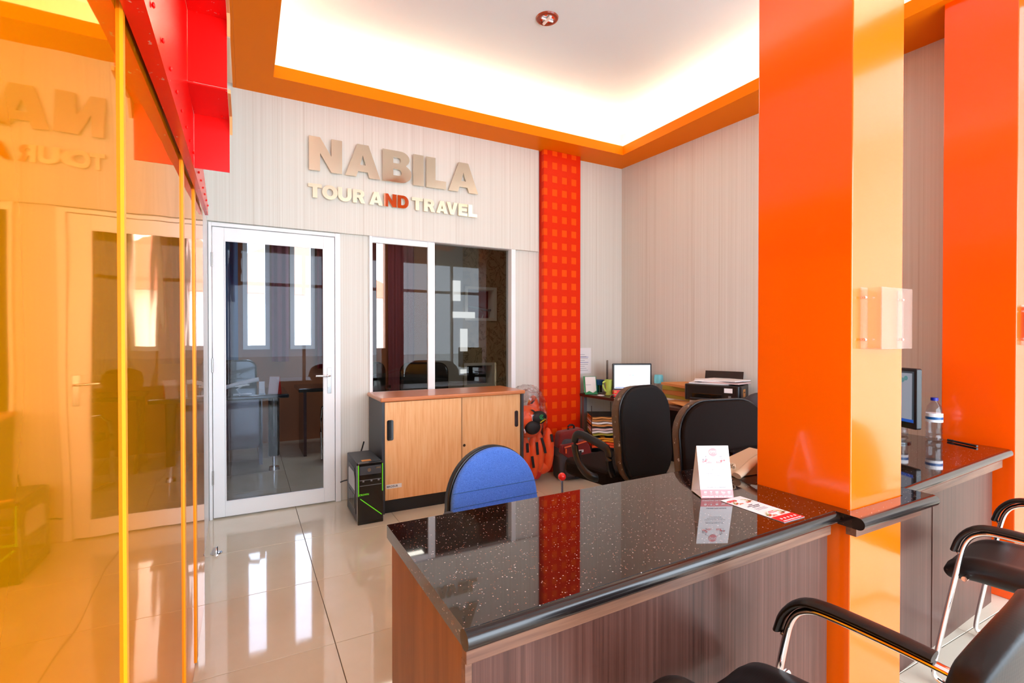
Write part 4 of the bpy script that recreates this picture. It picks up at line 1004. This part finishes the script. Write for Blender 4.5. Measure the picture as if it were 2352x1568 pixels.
t = thing('mug', 'lime green tall plastic mug with a handle on the corner desk', 'mug', (3.09, 3.78, ZD))
MB().lathe([(.030, 0), (.036, .004), (.028, .02), (.033, .06), (.042, .15), (.038, .15), (.030, .06), (.026, .03), (0, .03)]).build('cup', 'lime', t, smooth=True)
MB().tube([(-.038, 0, .135), (-.075, 0, .128), (-.068, 0, .07), (-.030, 0, .035)], .006, n=8, r2=.009, smooth=2).build('handle', 'lime', t, smooth=True)
t = thing('ruler', 'long steel ruler standing behind the green mug', 'ruler', (3.19, 3.93, ZD + .03))
MB().prism(rrect(.024, .30, .011), -.001, .001, Matrix.Translation((0, 0, .15)) @ UP).build('blade', 'steel', t)
t = thing('pen_holder', 'blue and teal plastic desk organiser behind the mug', 'organiser', (3.13, 3.99, ZD))
MB().lathe([(.055, .08), (.06, .13), (.056, .13), (.05, .085)], n=24).build('rim', 'blue_plastic', t, smooth=True)
MB().lathe([(.05, 0), (.05, .08), (.0, .08)], n=24).build('body', 'bottle_plastic', t, smooth=True)
for x, c_ in ((-.03, 'teal'), (-.01, 'green_plastic'), (.02, 'black_plastic')): MB().box((x, -.01, .05), (.014, .014, .09)).build('pen', c_, t)
t = thing('desk_calendar', 'green desk stand holding a white printed sheet beside the pillar', 'calendar', (2.985, 3.935, ZD), R(-22))
MB().box((0, .012, .085), (.13, .004, .18), Matrix.Rotation(R(-15), 3, 'X')).build('backboard', 'green_plastic', t)
MB().box((0.004, .003, .088), (.105, .002, .165), Matrix.Rotation(R(-15), 3, 'X')).build('sheet', 'paper', t)
MB().bx((-.065, -.04, 0), (.065, .02, .016)).build('tray', 'green_plastic', t, bevel=.003)
MB().prism([(-.06, 0), (-.02, .022), (.02, .002), (.05, .024), (.062, 0)], -.002, .002, Matrix.Translation((0, -.032, .012)) @ UP).build('green_motif', 'green_plastic', t)
text('Kalender', .014, 'green_plastic', t, Matrix.Translation((.01, .018, .145)) @ Matrix.Rotation(R(-15), 4, 'X') @ UP)
q = MB()
for k in range(5): q.box((-.02, .0, .09 - .014 * k), (.05 - .006 * k, .0012, .004), Matrix.Rotation(R(-15), 3, 'X'))
q.build('printed_lines', 'grey_ink', t)
t = thing('wall_paper_sheet', 'long white printed invoice pinned to the back wall beside the pillar', 'paper', (3.03, YW - .003, .93))
MB().bx((-.10, -.001, 0), (.10, .001, .26)).build('sheet', 'paper', t)
q = MB()
for k in range(9): q.bx((-.08, -.0016, .03 + .02 * k), (.06 - .02 * (k % 3), -.001, .034 + .02 * k))
q.build('printed_lines', 'grey_ink', t)
q = MB().bx((-.08, -.0018, .11), (.065, -.001, .114)).bx((-.08, -.0018, .165), (.065, -.001, .169)); q.build('blue_rules', 'blue_ink', t)
t = thing('mouse', 'black computer mouse with a red glow on the desk edge', 'mouse', (2.985, 3.58, ZD), R(-100))
ms = MB().sph((0, 0, .004), (.052, .030, .030), 20); bmesh.ops.bisect_plane(ms.bm, geom=ms.bm.verts[:] + ms.bm.edges[:] + ms.bm.faces[:], plane_co=(0, 0, 0), plane_no=(0, 0, -1), clear_outer=True)
ms.build('shell', 'black_gloss', t, smooth=True); MB().sph((.03, -.0, .018), (.022, .020, .014), 14).build('glow', 'red_plastic', t, smooth=True)
tag(MB().lathe([(.026, 0), (.036, .002), (.036, .006), (.026, .008), (.026, 0)], n=28).build('tape_roll', 'white_plastic', smooth=True, loc=(2.99, 3.78, ZD)), 'white ring of tape lying beside the mouse', 'tape')
def flat(name, m_, label, cat, c_, s_, rz, z, h_=.003, writing=None):
    t = thing(name, label, cat, (c_[0], c_[1], z + .0004), R(rz))
    MB().bx((-s_[0] / 2, -s_[1] / 2, 0), (s_[0] / 2, s_[1] / 2, h_)).build('sheet', m_, t, bevel=min(.001, h_ / 3), seg=1)
    if writing: text(writing, .022, 'ink', t, Matrix.Translation((0, .02, h_ + .0006)), .02)
    return t
flat('envelope', 'kraft', 'brown envelope lying in front of the search-page monitor', 'envelope', (3.13, 3.50, 0), (.34, .25), -35, ZD, .004, 'TIKET  HOTEL')
flat('envelope', 'kraft_dark', 'brown envelope stack half hidden behind the tall black chair', 'envelope', (3.28, 3.02, 0), (.34, .25), 10, ZD, .012)
flat('envelope', 'kraft', 'brown envelope on the desk in front of the file pile', 'envelope', (3.24, 2.86, 0), (.34, .24), -20, ZD + .0125, .006)
t = thing('small_box', 'small red carton in front of the monitor foot', 'box', (3.17, 3.63, ZD + .0045), R(-20))
MB().bx((-.05, -.02, 0), (.05, .02, .055)).build('carton', 'red_plastic', t, bevel=.001); MB().bx((-.045, -.0208, .03), (-.02, -.02, .05)).build('print', 'kraft', t); MB().bx((.005, -.0208, .03), (.04, -.02, .036)).build('print', 'paper', t)
t.location = (3.10, 3.66, ZD + .0045)
t = thing('cup', 'small blue plastic cup next to the green mug', 'cup', (3.165, 3.79, ZD)); MB().lathe([(.022, 0), (.026, .06), (.024, .06), (.020, .006), (0, .006)]).build('cup_body', 'blue_plastic', t, smooth=True)
t = thing('glue_bottle', 'small white and red glue bottle behind the carton', 'bottle', (3.205, 3.80, ZD)); MB().lathe([(.018, 0), (.018, .07), (.008, .08), (.008, .085)]).build('body', 'white_plastic', t, smooth=True); MB().cyl((0, 0, .085), (0, 0, .105), .009).build('cap', 'red_plastic', t)
t = thing('stapler', 'black and yellow stapler leaning beside the monitor', 'stapler', (3.20, 3.86, ZD + .05), R(20)); MB().box((0, 0, .03), (.13, .02, .018), Matrix.Rotation(R(-50), 3, 'Y')).build('arm', 'black_plastic', t); MB().box((.008, 0, .035), (.10, .016, .008), Matrix.Rotation(R(-50), 3, 'Y')).build('top', 'yellow_note', t); MB().bx((-.05, -.015, -.05), (.03, .015, -.03)).build('base', 'black_plastic', t)
bottle((3.43, 3.62, ZD), .215, 'small water bottle with blue cap right of the monitor')
t = thing('canister', 'light blue lidded canister next to the small water bottle', 'canister', (3.48, 3.52, ZD)); MB().lathe([(.034, 0), (.038, .01), (.040, .12), (0, .12)]).build('body', 'bottle_plastic', t, smooth=True); MB().lathe([(.042, .12), (.042, .185), (.036, .20), (0, .20)]).build('lid', 'cyan', t, smooth=True)
# pile of files
zz = ZD
for k, (c_, h_, s_, rz, lb) in enumerate((('paper', .018, (.22, .32), 6, 'lowest white papers of the file pile'), ('folder_olive', .03, (.235, .33), 2, 'olive file near the bottom of the pile'), ('kraft_dark', .04, (.24, .33), -4, 'thick tan file in the middle of the pile'), ('folder_olive', .035, (.235, .33), 3, 'upper olive file of the pile'), ('kraft', .022, (.27, .37), -14, 'brown folder topping the file pile'))):
    flat('file', c_, lb, 'file', (3.42, 3.13), s_, rz, zz, h_); zz += h_ + .001
# printer on its carton
t = thing('cardboard_box', 'white and orange carton under the printer', 'box', (3.40, 2.72, ZD), R(-5))
MB().bx((-.17, -.20, 0), (.17, .20, .05)).build('carton', 'paper', t, bevel=.002); MB().bx((-.171, -.201, 0), (-.05, -.12, .051)).build('orange_side', 'folder_amber', t)
t = thing('printer', 'black inkjet printer covered with loose papers by the right wall', 'printer', (3.36, 2.76, ZD + .052), R(-65))
MB().prism(rrect(.43, .29, .03), 0, .13).build('body', 'black_plastic', t, bevel=.008, seg=3)
MB().bx((-.15, -.152, .025), (.08, -.140, .06)).build('output_slot', 'black_gloss', t, bevel=.002)
MB().bx((-.16, -.17, .018), (.09, -.14, .024)).build('output_tray', 'dark_grey', t)
MB().box((0.02, .15, .17), (.30, .006, .11), Matrix.Rotation(R(-15), 3, 'X')).build('rear_feed_tray', 'black_plastic', t)
MB().bx((.095, -.1475, .075), (.155, -.145, .11)).build('sticker', 'paper', t); MB().bx((.125, -.1475, .032), (.145, -.145, .052)).build('button', 'grey_metal', t)
MB().box((.2155, -.03, .07), (.002, .075, .06)).build('yellow_sticker', 'kraft', t); text('HP 2019', .014, 'ink', t, Matrix.Translation((.217, -.03, .075)) @ Matrix.Rotation(R(90), 4, 'Z') @ UP)
zz = ZD + .052 + .131
for k, (x, y, rz, c_, lb) in enumerate(((3.34, 2.80, -60, 'paper', 'lowest loose white sheets on the printer'), (3.40, 2.70, -78, 'paper_pink', 'pinkish sheets in the middle on the printer'), (3.38, 2.80, -50, 'paper', 'white sheets near the top on the printer'), (3.42, 2.72, -85, 'paper', 'topmost tilted white sheet on the printer'))):
    flat('loose_paper', c_, lb, 'paper', (x, y), (.30, .21), rz, zz, .008); zz += .009
t = thing('bag', 'dark bag slumped on the desk end behind the worn chair', 'bag', (3.36, 2.33, ZD)); MB().sph((0, 0, .075), (.15, .14, .08), 20).build('body', 'grey_fabric', t, smooth=True)
MB().tube([(-.06, 0, .13), (-.03, 0, .19), (.04, 0, .19), (.07, 0, .13)], .007, n=8, smooth=2).build('handle', 'strap_black', t, smooth=True)
